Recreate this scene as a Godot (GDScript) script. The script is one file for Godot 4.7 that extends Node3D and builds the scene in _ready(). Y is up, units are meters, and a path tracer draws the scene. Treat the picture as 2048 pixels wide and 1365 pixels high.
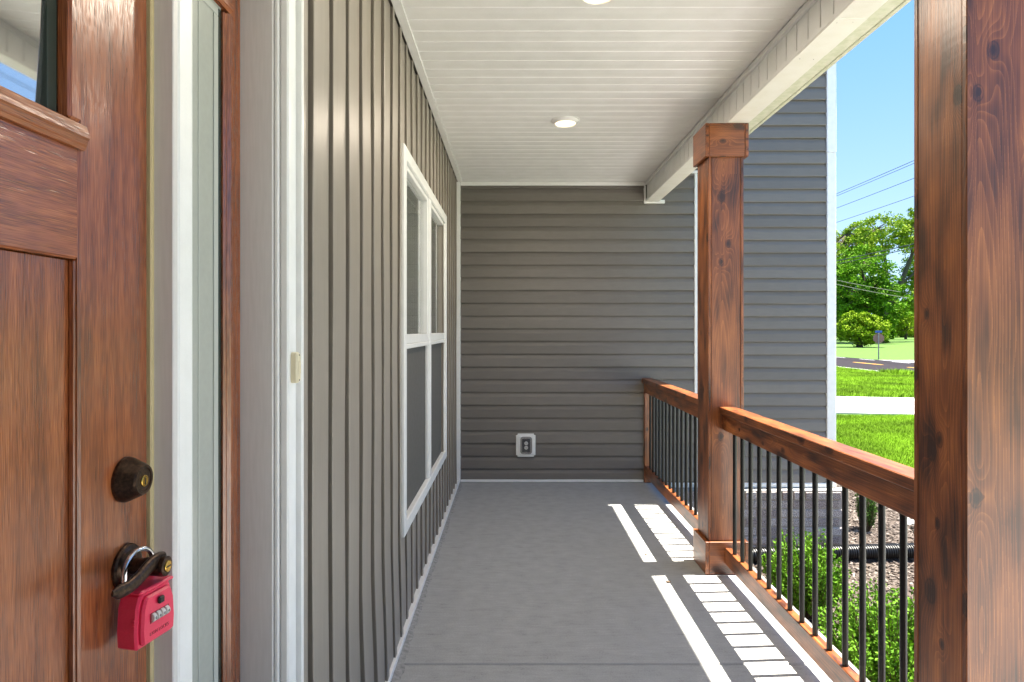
extends Node3D
# x: to the right (out of the house), y: up from the porch floor, depth D away from the camera is -z.

const GROUND := -0.61
const WALL_X := -0.494      # face of the flat boards of the front wall
const BACK_D := 5.56        # sheathing plane of the lap-sided wall
const CEIL_Y := 2.667
const POST_X := 1.183

var M := {}
var names := {}
var rng := RandomNumberGenerator.new()

# ------------------------------------------------------------------ helpers
func P(x: float, y: float, d: float) -> Vector3:
	return Vector3(x, y, -d)

func numbered(n: String) -> String:
	if not names.has(n):
		names[n] = 0
		return n
	names[n] += 1
	return "%s_%03d" % [n, names[n]]

func tag(o: Node, label: String, category: String, group := "", kind := "") -> Node:
	if label: o.set_meta("label", label)
	if category: o.set_meta("category", category)
	if group: o.set_meta("group", group)
	if kind: o.set_meta("kind", kind)
	return o

func thing(called: String, label: String, category: String, at := Vector3.ZERO, group := "") -> Node3D:
	var o := Node3D.new()
	o.name = numbered(called)
	add_child(o)
	o.position = at
	tag(o, label, category, group)
	return o

func part(called: String, mesh: Mesh, mat: Material, parent: Node = null, at := Vector3.ZERO) -> MeshInstance3D:
	var o := MeshInstance3D.new()
	o.mesh = mesh
	o.material_override = mat
	if parent == null:
		o.name = numbered(called)
		add_child(o)
	else:
		o.name = called
		parent.add_child(o, true)
	o.position = at
	return o

func struct(called: String, mesh: Mesh, mat: Material, at := Vector3.ZERO) -> MeshInstance3D:
	var o := part(called, mesh, mat, null, at)
	o.set_meta("kind", "structure")
	return o

func tool() -> SurfaceTool:
	var st := SurfaceTool.new()
	st.begin(Mesh.PRIMITIVE_TRIANGLES)
	return st

func face(st: SurfaceTool, pts: Array, n: Vector3, uvs: Array = []) -> void:
	var order: Array = range(pts.size())
	var a: Vector3 = pts[0]
	var b: Vector3 = pts[1]
	var c: Vector3 = pts[2]
	if (a - c).cross(a - b).dot(n) < 0.0:
		order.reverse()
	for k in range(1, pts.size() - 1):
		for q in [0, k, k + 1]:
			var i: int = order[q]
			st.set_normal(n)
			st.set_uv(uvs[i] if uvs.size() else Vector2.ZERO)
			st.add_vertex(pts[i])

# chamfered box from lo to hi (in x, y, z); grain axis g, texture patch uw x ul metres, offset off
func box(st: SurfaceTool, lo: Vector3, hi: Vector3, bev := 0.002, g := 1, uw := 0.25, ul := 2.5, off := Vector2.ZERO) -> void:
	var size := hi - lo
	var b: float = minf(bev, minf(size.x, minf(size.y, size.z)) * 0.45)
	var across := [(g + 1) % 3, (g + 2) % 3]
	var uv := func(p: Vector3, n: Vector3) -> Vector2:
		var q := p - lo
		var m := n.abs().max_axis_index()
		if m == g:
			return Vector2((q[across[0]] + off.x) / uw, (q[across[1]] + off.y) / uw)
		var o: int = across[1] if m == across[0] else across[0]
		var side := 0.07 if m == across[0] else 0.0
		return Vector2((q[o] + off.x + side) / uw, (q[g] + off.y) / ul)
	var corner := func(sx: int, sy: int, sz: int, ax: int) -> Vector3:
		# corner vertex lying on the face across axis ax
		var v := Vector3(lo.x if sx < 0 else hi.x, lo.y if sy < 0 else hi.y, lo.z if sz < 0 else hi.z)
		var s := [sx, sy, sz]
		for k in 3:
			if k != ax:
				v[k] -= s[k] * b
		return v
	for ax in 3:
		for s in [-1, 1]:
			var n := Vector3.ZERO
			n[ax] = s
			var pts := []
			for t in [[-1, -1], [1, -1], [1, 1], [-1, 1]]:
				var c := [0, 0, 0]
				c[ax] = s
				c[(ax + 1) % 3] = t[0]
				c[(ax + 2) % 3] = t[1]
				pts.append(corner.call(c[0], c[1], c[2], ax))
			face(st, pts, n, pts.map(func(p): return uv.call(p, n)))
	if bev <= 0.0:
		return
	for ax in 3:
		var a1 := (ax + 1) % 3
		var a2 := (ax + 2) % 3
		for s1 in [-1, 1]:
			for s2 in [-1, 1]:
				var n := Vector3.ZERO
				n[a1] = s1
				n[a2] = s2
				n = n.normalized()
				var pts := []
				for e in [[-1, a1], [1, a1], [1, a2], [-1, a2]]:
					var c := [0, 0, 0]
					c[ax] = e[0]
					c[a1] = s1
					c[a2] = s2
					pts.append(corner.call(c[0], c[1], c[2], e[1]))
				face(st, pts, n, pts.map(func(p): return uv.call(p, n)))
	for sx in [-1, 1]:
		for sy in [-1, 1]:
			for sz in [-1, 1]:
				var n := Vector3(sx, sy, sz).normalized()
				var pts := [corner.call(sx, sy, sz, 0), corner.call(sx, sy, sz, 1), corner.call(sx, sy, sz, 2)]
				face(st, pts, n, pts.map(func(p): return uv.call(p, n)))

# box given as x range, y range, depth range
func bx(st: SurfaceTool, x0: float, x1: float, y0: float, y1: float, d0: float, d1: float, bev := 0.002, g := 1, off := Vector2.ZERO, uw := 0.25, ul := 2.5) -> void:
	box(st, Vector3(x0, y0, -d1), Vector3(x1, y1, -d0), bev, g, uw, ul, off)

func bxm(x0: float, x1: float, y0: float, y1: float, d0: float, d1: float, bev := 0.002, g := 1, off := Vector2.ZERO, uw := 0.25, ul := 2.5) -> ArrayMesh:
	var st := tool()
	bx(st, x0, x1, y0, y1, d0, d1, bev, g, off, uw, ul)
	return st.commit()

# a profile (array of Vector2) swept along an axis: map is a Callable(p: Vector2, t: float) -> Vector3, rows the t values; flat facets across the profile, smooth along it
func sweep(profile: Array, rows: Array, map: Callable, closed := false) -> ArrayMesh:
	var st := tool()
	var n := profile.size()
	for k in (n if closed else n - 1):
		st.set_smooth_group(k)
		for r in rows.size() - 1:
			var a: Vector3 = map.call(profile[k], rows[r])
			var b: Vector3 = map.call(profile[(k + 1) % n], rows[r])
			var c: Vector3 = map.call(profile[(k + 1) % n], rows[r + 1])
			var d: Vector3 = map.call(profile[k], rows[r + 1])
			for v in [a, b, c, a, c, d]:
				st.add_vertex(v)
	st.generate_normals()
	return st.commit()

# solid of revolution about local +x: pts are (along, radius)
func lathe(pts: Array, seg := 24, axis := 0, caps := true) -> ArrayMesh:
	var st := tool()
	var place := func(p: Vector2, k: int) -> Vector3:
		var t := TAU * k / seg
		var v := Vector3(p.x, p.y * cos(t), p.y * sin(t))
		if axis == 1:
			return Vector3(v.y, v.x, v.z)
		if axis == 2:
			return Vector3(v.z, v.y, v.x)
		return v
	for i in pts.size() - 1:
		var p: Vector2 = pts[i]
		var q: Vector2 = pts[i + 1]
		if p.is_equal_approx(q):
			continue
		var slope := Vector2(-(q.y - p.y), q.x - p.x).normalized()   # normal in (along, radius), outward for increasing along
		for k in seg:
			var vs := [place.call(p, k), place.call(q, k), place.call(q, k + 1), place.call(p, k + 1)]
			var ns := []
			for kk in [k, k, k + 1, k + 1]:
				ns.append((place.call(slope, kk)).normalized())
			var order := [0, 1, 2, 0, 2, 3]
			var fn: Vector3 = (vs[0] - vs[2]).cross(vs[0] - vs[1])
			if fn.length_squared() < 1e-16:
				fn = (vs[0] - vs[3]).cross(vs[0] - vs[2])
			if fn.dot(ns[0]) < 0.0:
				order.reverse()
			for o in order:
				st.set_normal(ns[o])
				st.set_uv(Vector2(float(k) / seg, vs[o].x))
				st.add_vertex(vs[o])
	if caps:
		for e in [0, pts.size() - 1]:
			var p: Vector2 = pts[e]
			if p.y > 1e-5:
				var n: Vector3 = place.call(Vector2(1, 0), 0) * (1.0 if e else -1.0)
				var ring := []
				for k in seg:
					ring.append(place.call(p, k))
				face(st, ring, n)
	return st.commit()

# round tube along points, radius r or an array of radii
func tube(st: SurfaceTool, pts: Array, r, seg := 8, caps := true, ribbed := false) -> void:
	var n := pts.size()
	var frame_n := Vector3.ZERO
	var rings := []
	var norms := []
	for i in n:
		var t: Vector3 = (pts[mini(i + 1, n - 1)] - pts[maxi(i - 1, 0)]).normalized()
		if frame_n == Vector3.ZERO:
			frame_n = (Vector3.UP if absf(t.y) < 0.9 else Vector3.RIGHT).cross(t).normalized()
		frame_n = (frame_n - t * frame_n.dot(t)).normalized()
		var bn := t.cross(frame_n)
		var ring := []
		var nn := []
		var rad: float = r[i] if r is Array else r
		for k in seg:
			var a := TAU * k / seg
			var dir: Vector3 = frame_n * cos(a) + bn * sin(a)
			nn.append(dir)
			ring.append(pts[i] + dir * rad)
		rings.append(ring)
		norms.append(nn)
	for i in n - 1:
		for k in seg:
			var k2 := (k + 1) % seg
			var vs := [rings[i][k], rings[i + 1][k], rings[i + 1][k2], rings[i][k2]]
			var ns := [norms[i][k], norms[i + 1][k], norms[i + 1][k2], norms[i][k2]]
			if ribbed:
				var tt: Vector3 = pts[i + 1] - pts[i]
				var dr: float = r[i + 1] - r[i]
				for q in 4:
					ns[q] = (ns[q] - tt * dr / maxf(tt.length_squared(), 1e-9)).normalized()
			var order := [0, 1, 2, 0, 2, 3]
			if ((vs[0] - vs[2]) as Vector3).cross(vs[0] - vs[1]).dot(ns[0]) < 0.0:
				order.reverse()
			for o in order:
				st.set_normal(ns[o])
				st.set_uv(Vector2(float(k) / seg, float(i)))
				st.add_vertex(vs[o])
	if caps:
		face(st, rings[0], (pts[0] - pts[1]).normalized())
		face(st, rings[n - 1], (pts[n - 1] - pts[n - 2]).normalized())

func tube_mesh(pts: Array, r, seg := 8) -> ArrayMesh:
	var st := tool()
	tube(st, pts, r, seg)
	return st.commit()

# polygon (Array of Vector2) pushed along a third axis with a chamfer; place(p: Vector2, h: float) -> Vector3
func plate(poly: Array, h0: float, h1: float, bev: float, place: Callable) -> ArrayMesh:
	var st := tool()
	var n := poly.size()
	var mid := Vector2.ZERO
	for p in poly:
		mid += p / n
	var inner := []
	for i in n:
		var a: Vector2 = poly[(i + n - 1) % n]
		var b: Vector2 = poly[i]
		var c: Vector2 = poly[(i + 1) % n]
		var e1 := (b - a).normalized().orthogonal()
		var e2 := (c - b).normalized().orthogonal()
		if e1.dot(mid - b) < 0.0: e1 = -e1
		if e2.dot(mid - b) < 0.0: e2 = -e2
		inner.append(b + (e1 + e2).normalized() * bev)
	var up: Vector3 = (place.call(Vector2.ZERO, 1.0) - place.call(Vector2.ZERO, 0.0)).normalized()
	face(st, inner.map(func(p): return place.call(p, h1)), up)
	face(st, poly.map(func(p): return place.call(p, h0)), -up)
	for i in n:
		var j := (i + 1) % n
		var out: Vector3 = place.call((poly[i] + poly[j]) / 2.0 - mid, 0.0) - place.call(Vector2.ZERO, 0.0)
		var along: Vector3 = (place.call(poly[j], 0.0) - place.call(poly[i], 0.0)).normalized()
		var nn := (out - up * out.dot(up) - along * out.dot(along)).normalized()
		face(st, [place.call(poly[i], h0), place.call(poly[j], h0), place.call(poly[j], h1 - bev), place.call(poly[i], h1 - bev)], nn)
		face(st, [place.call(poly[i], h1 - bev), place.call(poly[j], h1 - bev), place.call(inner[j], h1), place.call(inner[i], h1)], (nn + up).normalized())
	return st.commit()

func rounded(w: float, h: float, r: float, steps := 4) -> Array:
	var out := []
	for q in 4:
		var c := Vector2((w / 2 - r) * (1 if q in [0, 3] else -1), (h / 2 - r) * (1 if q in [0, 1] else -1))
		for k in steps + 1:
			var a := PI / 2 * (q + float(k) / steps)
			out.append(c + Vector2(cos(a), sin(a)) * r)
	return out

# ------------------------------------------------------------------ textures and materials
func noise(seed_: int, freq: float, octaves := 3, kind := FastNoiseLite.TYPE_SIMPLEX_SMOOTH) -> FastNoiseLite:
	var f := FastNoiseLite.new()
	f.seed = seed_
	f.frequency = freq
	f.noise_type = kind
	f.fractal_octaves = octaves
	return f

func noise_bytes(seed_: int, w: int, h: int, freq: float, sx := 1, sy := 1, octaves := 3) -> PackedByteArray:
	# seamless noise, stretched sx, sy times
	var im := noise(seed_, freq, octaves).get_seamless_image(maxi(8, w / sx), maxi(8, h / sy))
	im.convert(Image.FORMAT_L8)
	if im.get_width() != w or im.get_height() != h:
		im.resize(w, h, Image.INTERPOLATE_CUBIC)
	return im.get_data()

func tex(bytes: PackedByteArray, w: int, h: int, format := Image.FORMAT_RGB8) -> ImageTexture:
	return ImageTexture.create_from_image(Image.create_from_data(w, h, false, format, bytes))

func ramp(noise_set: Array, colors: Array, w: int, h: int) -> ImageTexture:
	# weighted sum of noises [bytes, weight] (weights sum to one) looked up in a list of sRGB colours
	var lut := []
	for i in 256:
		var t := i / 255.0 * (colors.size() - 1)
		var k := mini(int(t), colors.size() - 2)
		lut.append((colors[k] as Color).lerp(colors[k + 1], t - k))
	var out := PackedByteArray()
	out.resize(w * h * 3)
	for i in w * h:
		var s := 0.0
		for q in noise_set:
			s += q[0][i] * q[1]
		var c: Color = lut[clampi(int(s), 0, 255)]
		out[i * 3] = c.r8
		out[i * 3 + 1] = c.g8
		out[i * 3 + 2] = c.b8
	return tex(out, w, h)

func mat(c: Color, rough := 0.6, metal := 0.0) -> StandardMaterial3D:
	var m := StandardMaterial3D.new()
	m.albedo_color = c
	m.roughness = rough
	m.metallic = metal
	return m

func tri(m: StandardMaterial3D, scale: Vector3) -> StandardMaterial3D:
	m.uv1_triplanar = true
	m.uv1_world_triplanar = true
	m.uv1_scale = scale
	m.uv1_triplanar_sharpness = 8.0
	return m

func rgb(r: int, g: int, b: int) -> Color:
	return Color8(r, g, b)

# stained softwood board: 0.25 m wide, 2.5 m long, with cathedral grain and knots
func wood(seed_: int, light: Color, mid: Color, dark: Color, blotch: float) -> StandardMaterial3D:
	var w := 256
	var h := 2048
	var r := RandomNumberGenerator.new()
	r.seed = seed_
	var fine := noise_bytes(seed_ + 1, w, h, 0.34, 1, 110, 2)
	var blot := noise_bytes(seed_ + 2, w, h, 0.010, 1, 3, 3)
	var warp := noise_bytes(seed_ + 3, w, h, 0.008, 1, 14, 2)
	var saw := noise_bytes(seed_ + 4, w, h, 0.05, 8, 1, 2)
	var knots := []
	for k in 11:
		knots.append([r.randf_range(20, 236), r.randf_range(60, h - 60), r.randf_range(7.0, 16.0)])
	var u0 := r.randf_range(0.3, 0.7)
	var out := PackedByteArray()
	out.resize(w * h * 3)
	var bump := PackedByteArray()
	bump.resize(w * h)
	var phase := r.randf() * 6.0
	for y in h:
		var depth := 0.5 + 0.9 * sin(y * 0.0021 + phase) + 0.25 * sin(y * 0.0067 + phase * 2.0)
		var near := []
		for k in knots:
			if absf(k[1] - y) < 130.0:
				near.append(k)
		var d2 := depth * depth
		for x in w:
			var i := y * w + x
			var u := (x / 256.0 - u0) * 3.2
			var ring := sqrt(u * u + d2 * 0.35) * 8.5 + (warp[i] - 128) * 0.012
			var core := 0.0
			for k in near:
				var dx: float = (x - k[0]) / k[2]
				var dy: float = (y - k[1]) / (k[2] * 1.25)
				var q := dx * dx + dy * dy
				if q < 60.0:
					var e := exp(-q * 0.10)
					ring += e * 3.4
					core = maxf(core, exp(-q * 1.3) + 0.45 * exp(-absf(q - 1.6) * 3.0))
			var t := ring - floorf(ring)
			var late := t * t * t * t
			var band := sin(floorf(ring) * 12.9898) * 0.07
			var v := 0.47 + band + 0.30 * late + (fine[i] - 128) * 0.0021
			v -= blotch * ((blot[i] - 118) * 0.0026 + maxf(0.0, blot[i] - 165) * 0.0015)
			v = clampf(v - core * 0.75, 0.0, 1.0)
			var c := dark.lerp(mid, v * 2.0) if v < 0.5 else mid.lerp(light, v * 2.0 - 1.0)
			out[i * 3] = c.r8
			out[i * 3 + 1] = c.g8
			out[i * 3 + 2] = c.b8
			bump[i] = clampi(int(128 + late * 40 + (fine[i] - 128) * 0.35 + (saw[i] - 128) * 0.25 - core * 70), 0, 255)
	var m := mat(Color.WHITE, 0.34)
	m.metallic_specular = 0.6
	m.albedo_texture = tex(out, w, h)
	m.heightmap_enabled = true
	m.heightmap_texture = tex(bump, w, h, Image.FORMAT_L8)
	m.heightmap_scale = 0.06
	return m

# embossed wood-grain door skin: 0.25 m x 2.5 m, fine ticks along the grain
func door_wood(seed_: int) -> StandardMaterial3D:
	var w := 512
	var h := 2048
	var a := noise_bytes(seed_, w, h, 0.34, 1, 30, 2)
	var b := noise_bytes(seed_ + 1, w, h, 0.55, 1, 14, 1)
	var c := noise_bytes(seed_ + 2, w, h, 0.015, 1, 5, 3)
	var m := mat(Color.WHITE, 0.25)
	m.metallic_specular = 0.72
	m.albedo_texture = ramp([[a, 0.42], [b, 0.32], [c, 0.26]], [rgb(40, 18, 10), rgb(84, 42, 22), rgb(140, 74, 38), rgb(180, 108, 62), rgb(212, 146, 96)], w, h)
	var bump := PackedByteArray()
	bump.resize(w * h)
	for i in w * h:
		bump[i] = clampi(int(a[i] * 0.45 + b[i] * 0.55), 0, 255)
	m.heightmap_enabled = true
	m.heightmap_texture = tex(bump, w, h, Image.FORMAT_L8)
	m.heightmap_scale = 0.04
	return m

func make_materials() -> void:
	# one stain on four different boards
	M.wood = []
	for k in 4:
		M.wood.append(wood([11, 23, 37, 51][k], rgb(188, 116, 62), rgb(130, 72, 37), rgb(56, 28, 15), [0.9, 1.1, 0.8, 1.1][k]))
	M.door = [door_wood(5), door_wood(15)]
	var n512 := noise_bytes(3, 512, 512, 0.02, 1, 1, 4)
	var f512 := noise_bytes(4, 512, 512, 0.25, 1, 1, 2)
	var s512 := noise_bytes(6, 512, 512, 0.12, 8, 1, 2)
	var v512 := noise_bytes(7, 512, 512, 0.14, 1, 16, 2)
	# vinyl siding
	var taupe := [rgb(115, 109, 102), rgb(119, 113, 106), rgb(123, 117, 110)]
	M.batten_vinyl = tri(mat(Color.WHITE, 0.36), Vector3(0.7, 0.7, 0.7))
	M.batten_vinyl.albedo_texture = ramp([[n512, 0.4], [v512, 0.6]], [rgb(149, 140, 128), rgb(155, 146, 134), rgb(161, 152, 140)], 512, 512)
	M.lap_vinyl = []
	for k in 3:
		var m := tri(mat(Color.WHITE.darkened(0.0 + 0.03 * k), 0.5), Vector3(0.8, 0.8, 0.8))
		m.albedo_texture = M.lap_vinyl[0].albedo_texture if k else ramp([[n512, 0.4], [s512, 0.6]], taupe, 512, 512)
		m.uv1_offset = Vector3(0.3 * k, 0.2 * k, 0)
		M.lap_vinyl.append(m)
	# white vinyl, aluminium and paint
	var whites := [rgb(233, 232, 228), rgb(239, 238, 234), rgb(244, 243, 240)]
	var white_tex := ramp([[n512, 0.7], [f512, 0.3]], whites, 512, 512)
	M.soffit = tri(mat(Color.WHITE, 0.42), Vector3(0.6, 0.6, 0.6))
	M.soffit.albedo_texture = white_tex
	M.white_trim = tri(mat(Color.WHITE, 0.38), Vector3(1.3, 1.3, 1.3))
	M.white_trim.albedo_texture = white_tex
	M.beam_wrap = tri(mat(Color.WHITE, 0.5), Vector3(1.0, 1.0, 1.0))
	M.beam_wrap.albedo_texture = ramp([[n512, 0.6], [f512, 0.4]], [rgb(232, 227, 214), rgb(240, 236, 226), rgb(245, 242, 234)], 512, 512)
	M.eave = tri(mat(Color.WHITE, 0.6), Vector3(2.0, 2.0, 2.0))
	M.eave.albedo_texture = ramp([[n512, 0.7], [f512, 0.3]], [rgb(186, 188, 160), rgb(206, 205, 184), rgb(224, 220, 206)], 512, 512)
	M.jamb_paint = tri(mat(Color.WHITE, 0.42), Vector3(2.0, 2.0, 2.0))
	M.jamb_paint.albedo_texture = ramp([[v512, 0.75], [n512, 0.25]], [rgb(207, 203, 198), rgb(212, 208, 204), rgb(217, 213, 209)], 512, 512)
	M.weatherstrip = mat(rgb(196, 178, 134), 0.6)
	# concrete
	M.concrete = tri(mat(Color.WHITE, 0.78), Vector3(0.9, 0.9, 0.9))
	M.concrete.albedo_texture = ramp([[n512, 0.30], [f512, 0.45], [s512, 0.25]], [rgb(112, 112, 111), rgb(158, 158, 156), rgb(170, 170, 168), rgb(192, 192, 190)], 512, 512)
	M.concrete.heightmap_enabled = true
	M.concrete.heightmap_texture = tex(s512, 512, 512, Image.FORMAT_L8)
	M.concrete.heightmap_scale = 0.06
	M.rough_concrete = tri(mat(Color.WHITE, 0.9), Vector3(3.0, 3.0, 3.0))
	M.rough_concrete.albedo_texture = ramp([[n512, 0.5], [f512, 0.5]], [rgb(92, 91, 88), rgb(150, 149, 145), rgb(188, 186, 181)], 512, 512)
	M.drive_concrete = tri(mat(Color.WHITE, 0.85), Vector3(0.3, 0.3, 0.3))
	M.drive_concrete.albedo_texture = ramp([[n512, 0.6], [f512, 0.4]], [rgb(168, 167, 163), rgb(190, 189, 185), rgb(204, 203, 199)], 512, 512)
	M.asphalt = tri(mat(Color.WHITE, 0.9), Vector3(0.25, 0.25, 0.25))
	M.asphalt.albedo_texture = ramp([[n512, 0.5], [f512, 0.5]], [rgb(38, 34, 36), rgb(46, 41, 43), rgb(58, 53, 54)], 512, 512)
	M.asphalt.metallic_specular = 0.2
	M.yellow_paint = mat(rgb(210, 150, 40), 0.8)
	M.white_paint = mat(rgb(215, 213, 208), 0.8)
	# metals and plastics
	M.baluster = mat(rgb(28, 27, 25), 0.36, 0.25)
	M.bronze = tri(mat(Color.WHITE, 0.34, 0.85), Vector3(14, 14, 14))
	M.bronze.albedo_texture = ramp([[n512, 0.8], [f512, 0.2]], [rgb(46, 36, 30), rgb(74, 58, 48), rgb(104, 78, 60)], 512, 512)
	M.brass = mat(rgb(206, 168, 84), 0.25, 1.0)
	M.black = mat(rgb(18, 17, 17), 0.5)
	M.chrome = mat(rgb(205, 205, 210), 0.12, 1.0)
	M.red = tri(mat(Color.WHITE, 0.38), Vector3(18, 18, 18))
	M.red.albedo_texture = ramp([[n512, 0.5], [f512, 0.5]], [rgb(222, 42, 78), rgb(228, 48, 84), rgb(234, 56, 92)], 512, 512)
	M.red_dark = mat(rgb(134, 16, 34), 0.5)
	M.dial = mat(rgb(205, 203, 198), 0.35)
	M.cream = mat(rgb(224, 212, 180), 0.4)
	M.pipe = mat(rgb(22, 22, 23), 0.38)
	# glass
	M.glass = mat(Color(0.92, 0.96, 0.93, 0.08), 0.02)
	M.glass.transparency = BaseMaterial3D.TRANSPARENCY_ALPHA
	M.mirror_glass = mat(rgb(205, 207, 205), 0.03, 0.92)
	M.frosted = tri(mat(Color.WHITE, 0.16), Vector3(5, 5, 5))
	M.frosted.albedo_texture = ramp([[n512, 0.5], [f512, 0.5]], [rgb(164, 167, 158), rgb(169, 172, 163), rgb(174, 177, 168)], 512, 512)
	M.frosted_edge = mat(rgb(184, 187, 179), 0.1)
	M.dark_edge = mat(rgb(54, 62, 56), 0.2)
	M.screen = tri(mat(Color.WHITE, 0.85), Vector3(3, 3, 3))
	M.screen.albedo_texture = ramp([[n512, 0.4], [v512, 0.6]], [rgb(80, 78, 74), rgb(90, 88, 84), rgb(98, 96, 91)], 512, 512)
	M.blind = mat(rgb(132, 138, 120), 0.7)
	M.room = mat(rgb(120, 116, 108), 0.9)
	M.shingle = tri(mat(Color.WHITE, 0.95), Vector3(1, 1, 1))
	M.shingle.albedo_texture = ramp([[n512, 0.5], [f512, 0.5]], [rgb(54, 52, 50), rgb(72, 69, 66), rgb(90, 87, 83)], 512, 512)
	M.lens = mat(rgb(255, 240, 214), 0.4)
	M.lens.emission_enabled = true
	M.lens.emission = rgb(255, 226, 178)
	M.lens.emission_energy_multiplier = 0.55
	# ground
	M.lawn = tri(mat(Color.WHITE, 0.95), Vector3(0.35, 0.35, 0.35))
	M.lawn.albedo_texture = ramp([[n512, 0.45], [f512, 0.55]], [rgb(44, 70, 10), rgb(62, 94, 14), rgb(76, 106, 18), rgb(96, 120, 28)], 512, 512)
	M.soil = tri(mat(Color.WHITE, 0.95), Vector3(1.2, 1.2, 1.2))
	M.soil.albedo_texture = ramp([[n512, 0.4], [f512, 0.6]], [rgb(48, 40, 34), rgb(78, 67, 58), rgb(104, 92, 81)], 512, 512)
	M.plant = mat(Color.WHITE, 0.8)
	M.plant.metallic_specular = 0.25
	M.plant.vertex_color_use_as_albedo = true
	M.plant.backlight_enabled = true
	M.plant.backlight = Color(0.55, 0.6, 0.25)
	M.chip = mat(Color.WHITE, 0.9)
	M.chip.vertex_color_use_as_albedo = true
	M.bark = tri(mat(Color.WHITE, 0.9), Vector3(1.5, 0.4, 1.5))
	M.bark.albedo_texture = ramp([[n512, 0.4], [v512, 0.6]], [rgb(50, 40, 30), rgb(82, 70, 56), rgb(112, 100, 84)], 512, 512)
	M.twig = mat(rgb(84, 66, 46), 0.9)
	# brick: whitewashed grey faces with dark pits
	var pits := noise_bytes(9, 512, 512, 0.09, 1, 1, 3)
	M.brick = []
	for k in 3:
		var cols: Array = [[rgb(46, 36, 34), rgb(70, 58, 54), rgb(190, 181, 176), rgb(200, 192, 187), rgb(210, 203, 198)], [rgb(50, 40, 38), rgb(84, 70, 66), rgb(202, 194, 188), rgb(210, 203, 197), rgb(218, 212, 207)], [rgb(46, 34, 32), rgb(66, 52, 48), rgb(168, 156, 150), rgb(182, 172, 167), rgb(196, 188, 183)]][k]
		var m := tri(mat(Color.WHITE, 0.92), Vector3(2.2, 2.2, 2.2))
		m.albedo_texture = ramp([[pits, 0.8], [f512, 0.2]], cols, 512, 512)
		m.uv1_offset = Vector3(0.37 * k, 0.21 * k, 0.1 * k)
		m.heightmap_enabled = true
		m.heightmap_texture = tex(pits, 512, 512, Image.FORMAT_L8)
		m.heightmap_scale = 0.5
		M.brick.append(m)
	M.mortar = tri(mat(Color.WHITE, 0.95), Vector3(4, 4, 4))
	M.mortar.albedo_texture = ramp([[n512, 0.5], [f512, 0.5]], [rgb(140, 132, 124), rgb(160, 152, 143), rgb(174, 166, 157)], 512, 512)
	M.steel = mat(rgb(150, 144, 138), 0.5, 0.6)
	M.sign_back = mat(rgb(134, 104, 86), 0.6)
	M.blue_sign = mat(rgb(60, 96, 170), 0.5)
	M.wire = mat(rgb(40, 42, 44), 0.6)
	M.pole = mat(rgb(88, 74, 60), 0.9)

# ------------------------------------------------------------------ the scene
func _ready() -> void:
	rng.seed = 7
	# camera: level, lens shifted a little downwards
	var cam := Camera3D.new()
	cam.name = "camera"
	cam.projection = Camera3D.PROJECTION_FRUSTUM
	cam.near = 0.05
	cam.far = 2000.0
	cam.size = 0.05 * 1365.0 / 1250.0
	cam.frustum_offset = Vector2(-1.0, -21.5) / 1250.0 * 0.05
	cam.position = Vector3(0, 1.35, 0)
	add_child(cam)
	cam.current = true
	# sky and exposure
	var env := Environment.new()
	env.background_mode = Environment.BG_SKY
	var sm := ProceduralSkyMaterial.new()
	sm.sky_top_color = Color(0.030, 0.082, 0.20).linear_to_srgb()
	sm.sky_horizon_color = Color(0.135, 0.178, 0.215).linear_to_srgb()
	sm.sky_curve = 0.16
	sm.ground_bottom_color = Color(0.03, 0.05, 0.012).linear_to_srgb()
	sm.ground_horizon_color = Color(0.10, 0.13, 0.12).linear_to_srgb()
	sm.sun_angle_max = 25.0
	sm.sun_curve = 0.1
	env.sky = Sky.new()
	env.sky.sky_material = sm
	env.tonemap_mode = Environment.TONE_MAPPER_LINEAR
	env.tonemap_exposure = 7.3
	env.sdfgi_enabled = true
	env.ssao_enabled = true
	env.ssil_enabled = true
	var we := WorldEnvironment.new()
	we.name = "world_environment"
	we.environment = env
	add_child(we)
	# sun: from the right, high
	var sun := DirectionalLight3D.new()
	sun.name = "sun"
	sun.light_energy = 1.05
	sun.light_color = Color(1.0, 0.975, 0.925)
	sun.light_angular_distance = 0.45
	sun.shadow_enabled = true
	add_child(sun)
	sun.look_at_from_position(Vector3(3.33, 10, -0.2), Vector3.ZERO, Vector3.UP)

	make_materials()
	build_ground()
	build_front_wall()
	build_back_wall()
	build_floor()
	build_ceiling()
	build_beam_and_roof()
	build_posts_and_rails()
	build_door()
	build_window()
	build_fittings()
	build_lockbox()
	build_garden()
	build_street()
	build_trees()

# ------------------------------------------------------------------ ground
func sheet(x0: float, x1: float, d0: float, d1: float, y: float) -> ArrayMesh:
	var st := tool()
	face(st, [P(x0, y, d0), P(x1, y, d0), P(x1, y, d1), P(x0, y, d1)], Vector3.UP)
	return st.commit()

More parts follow.
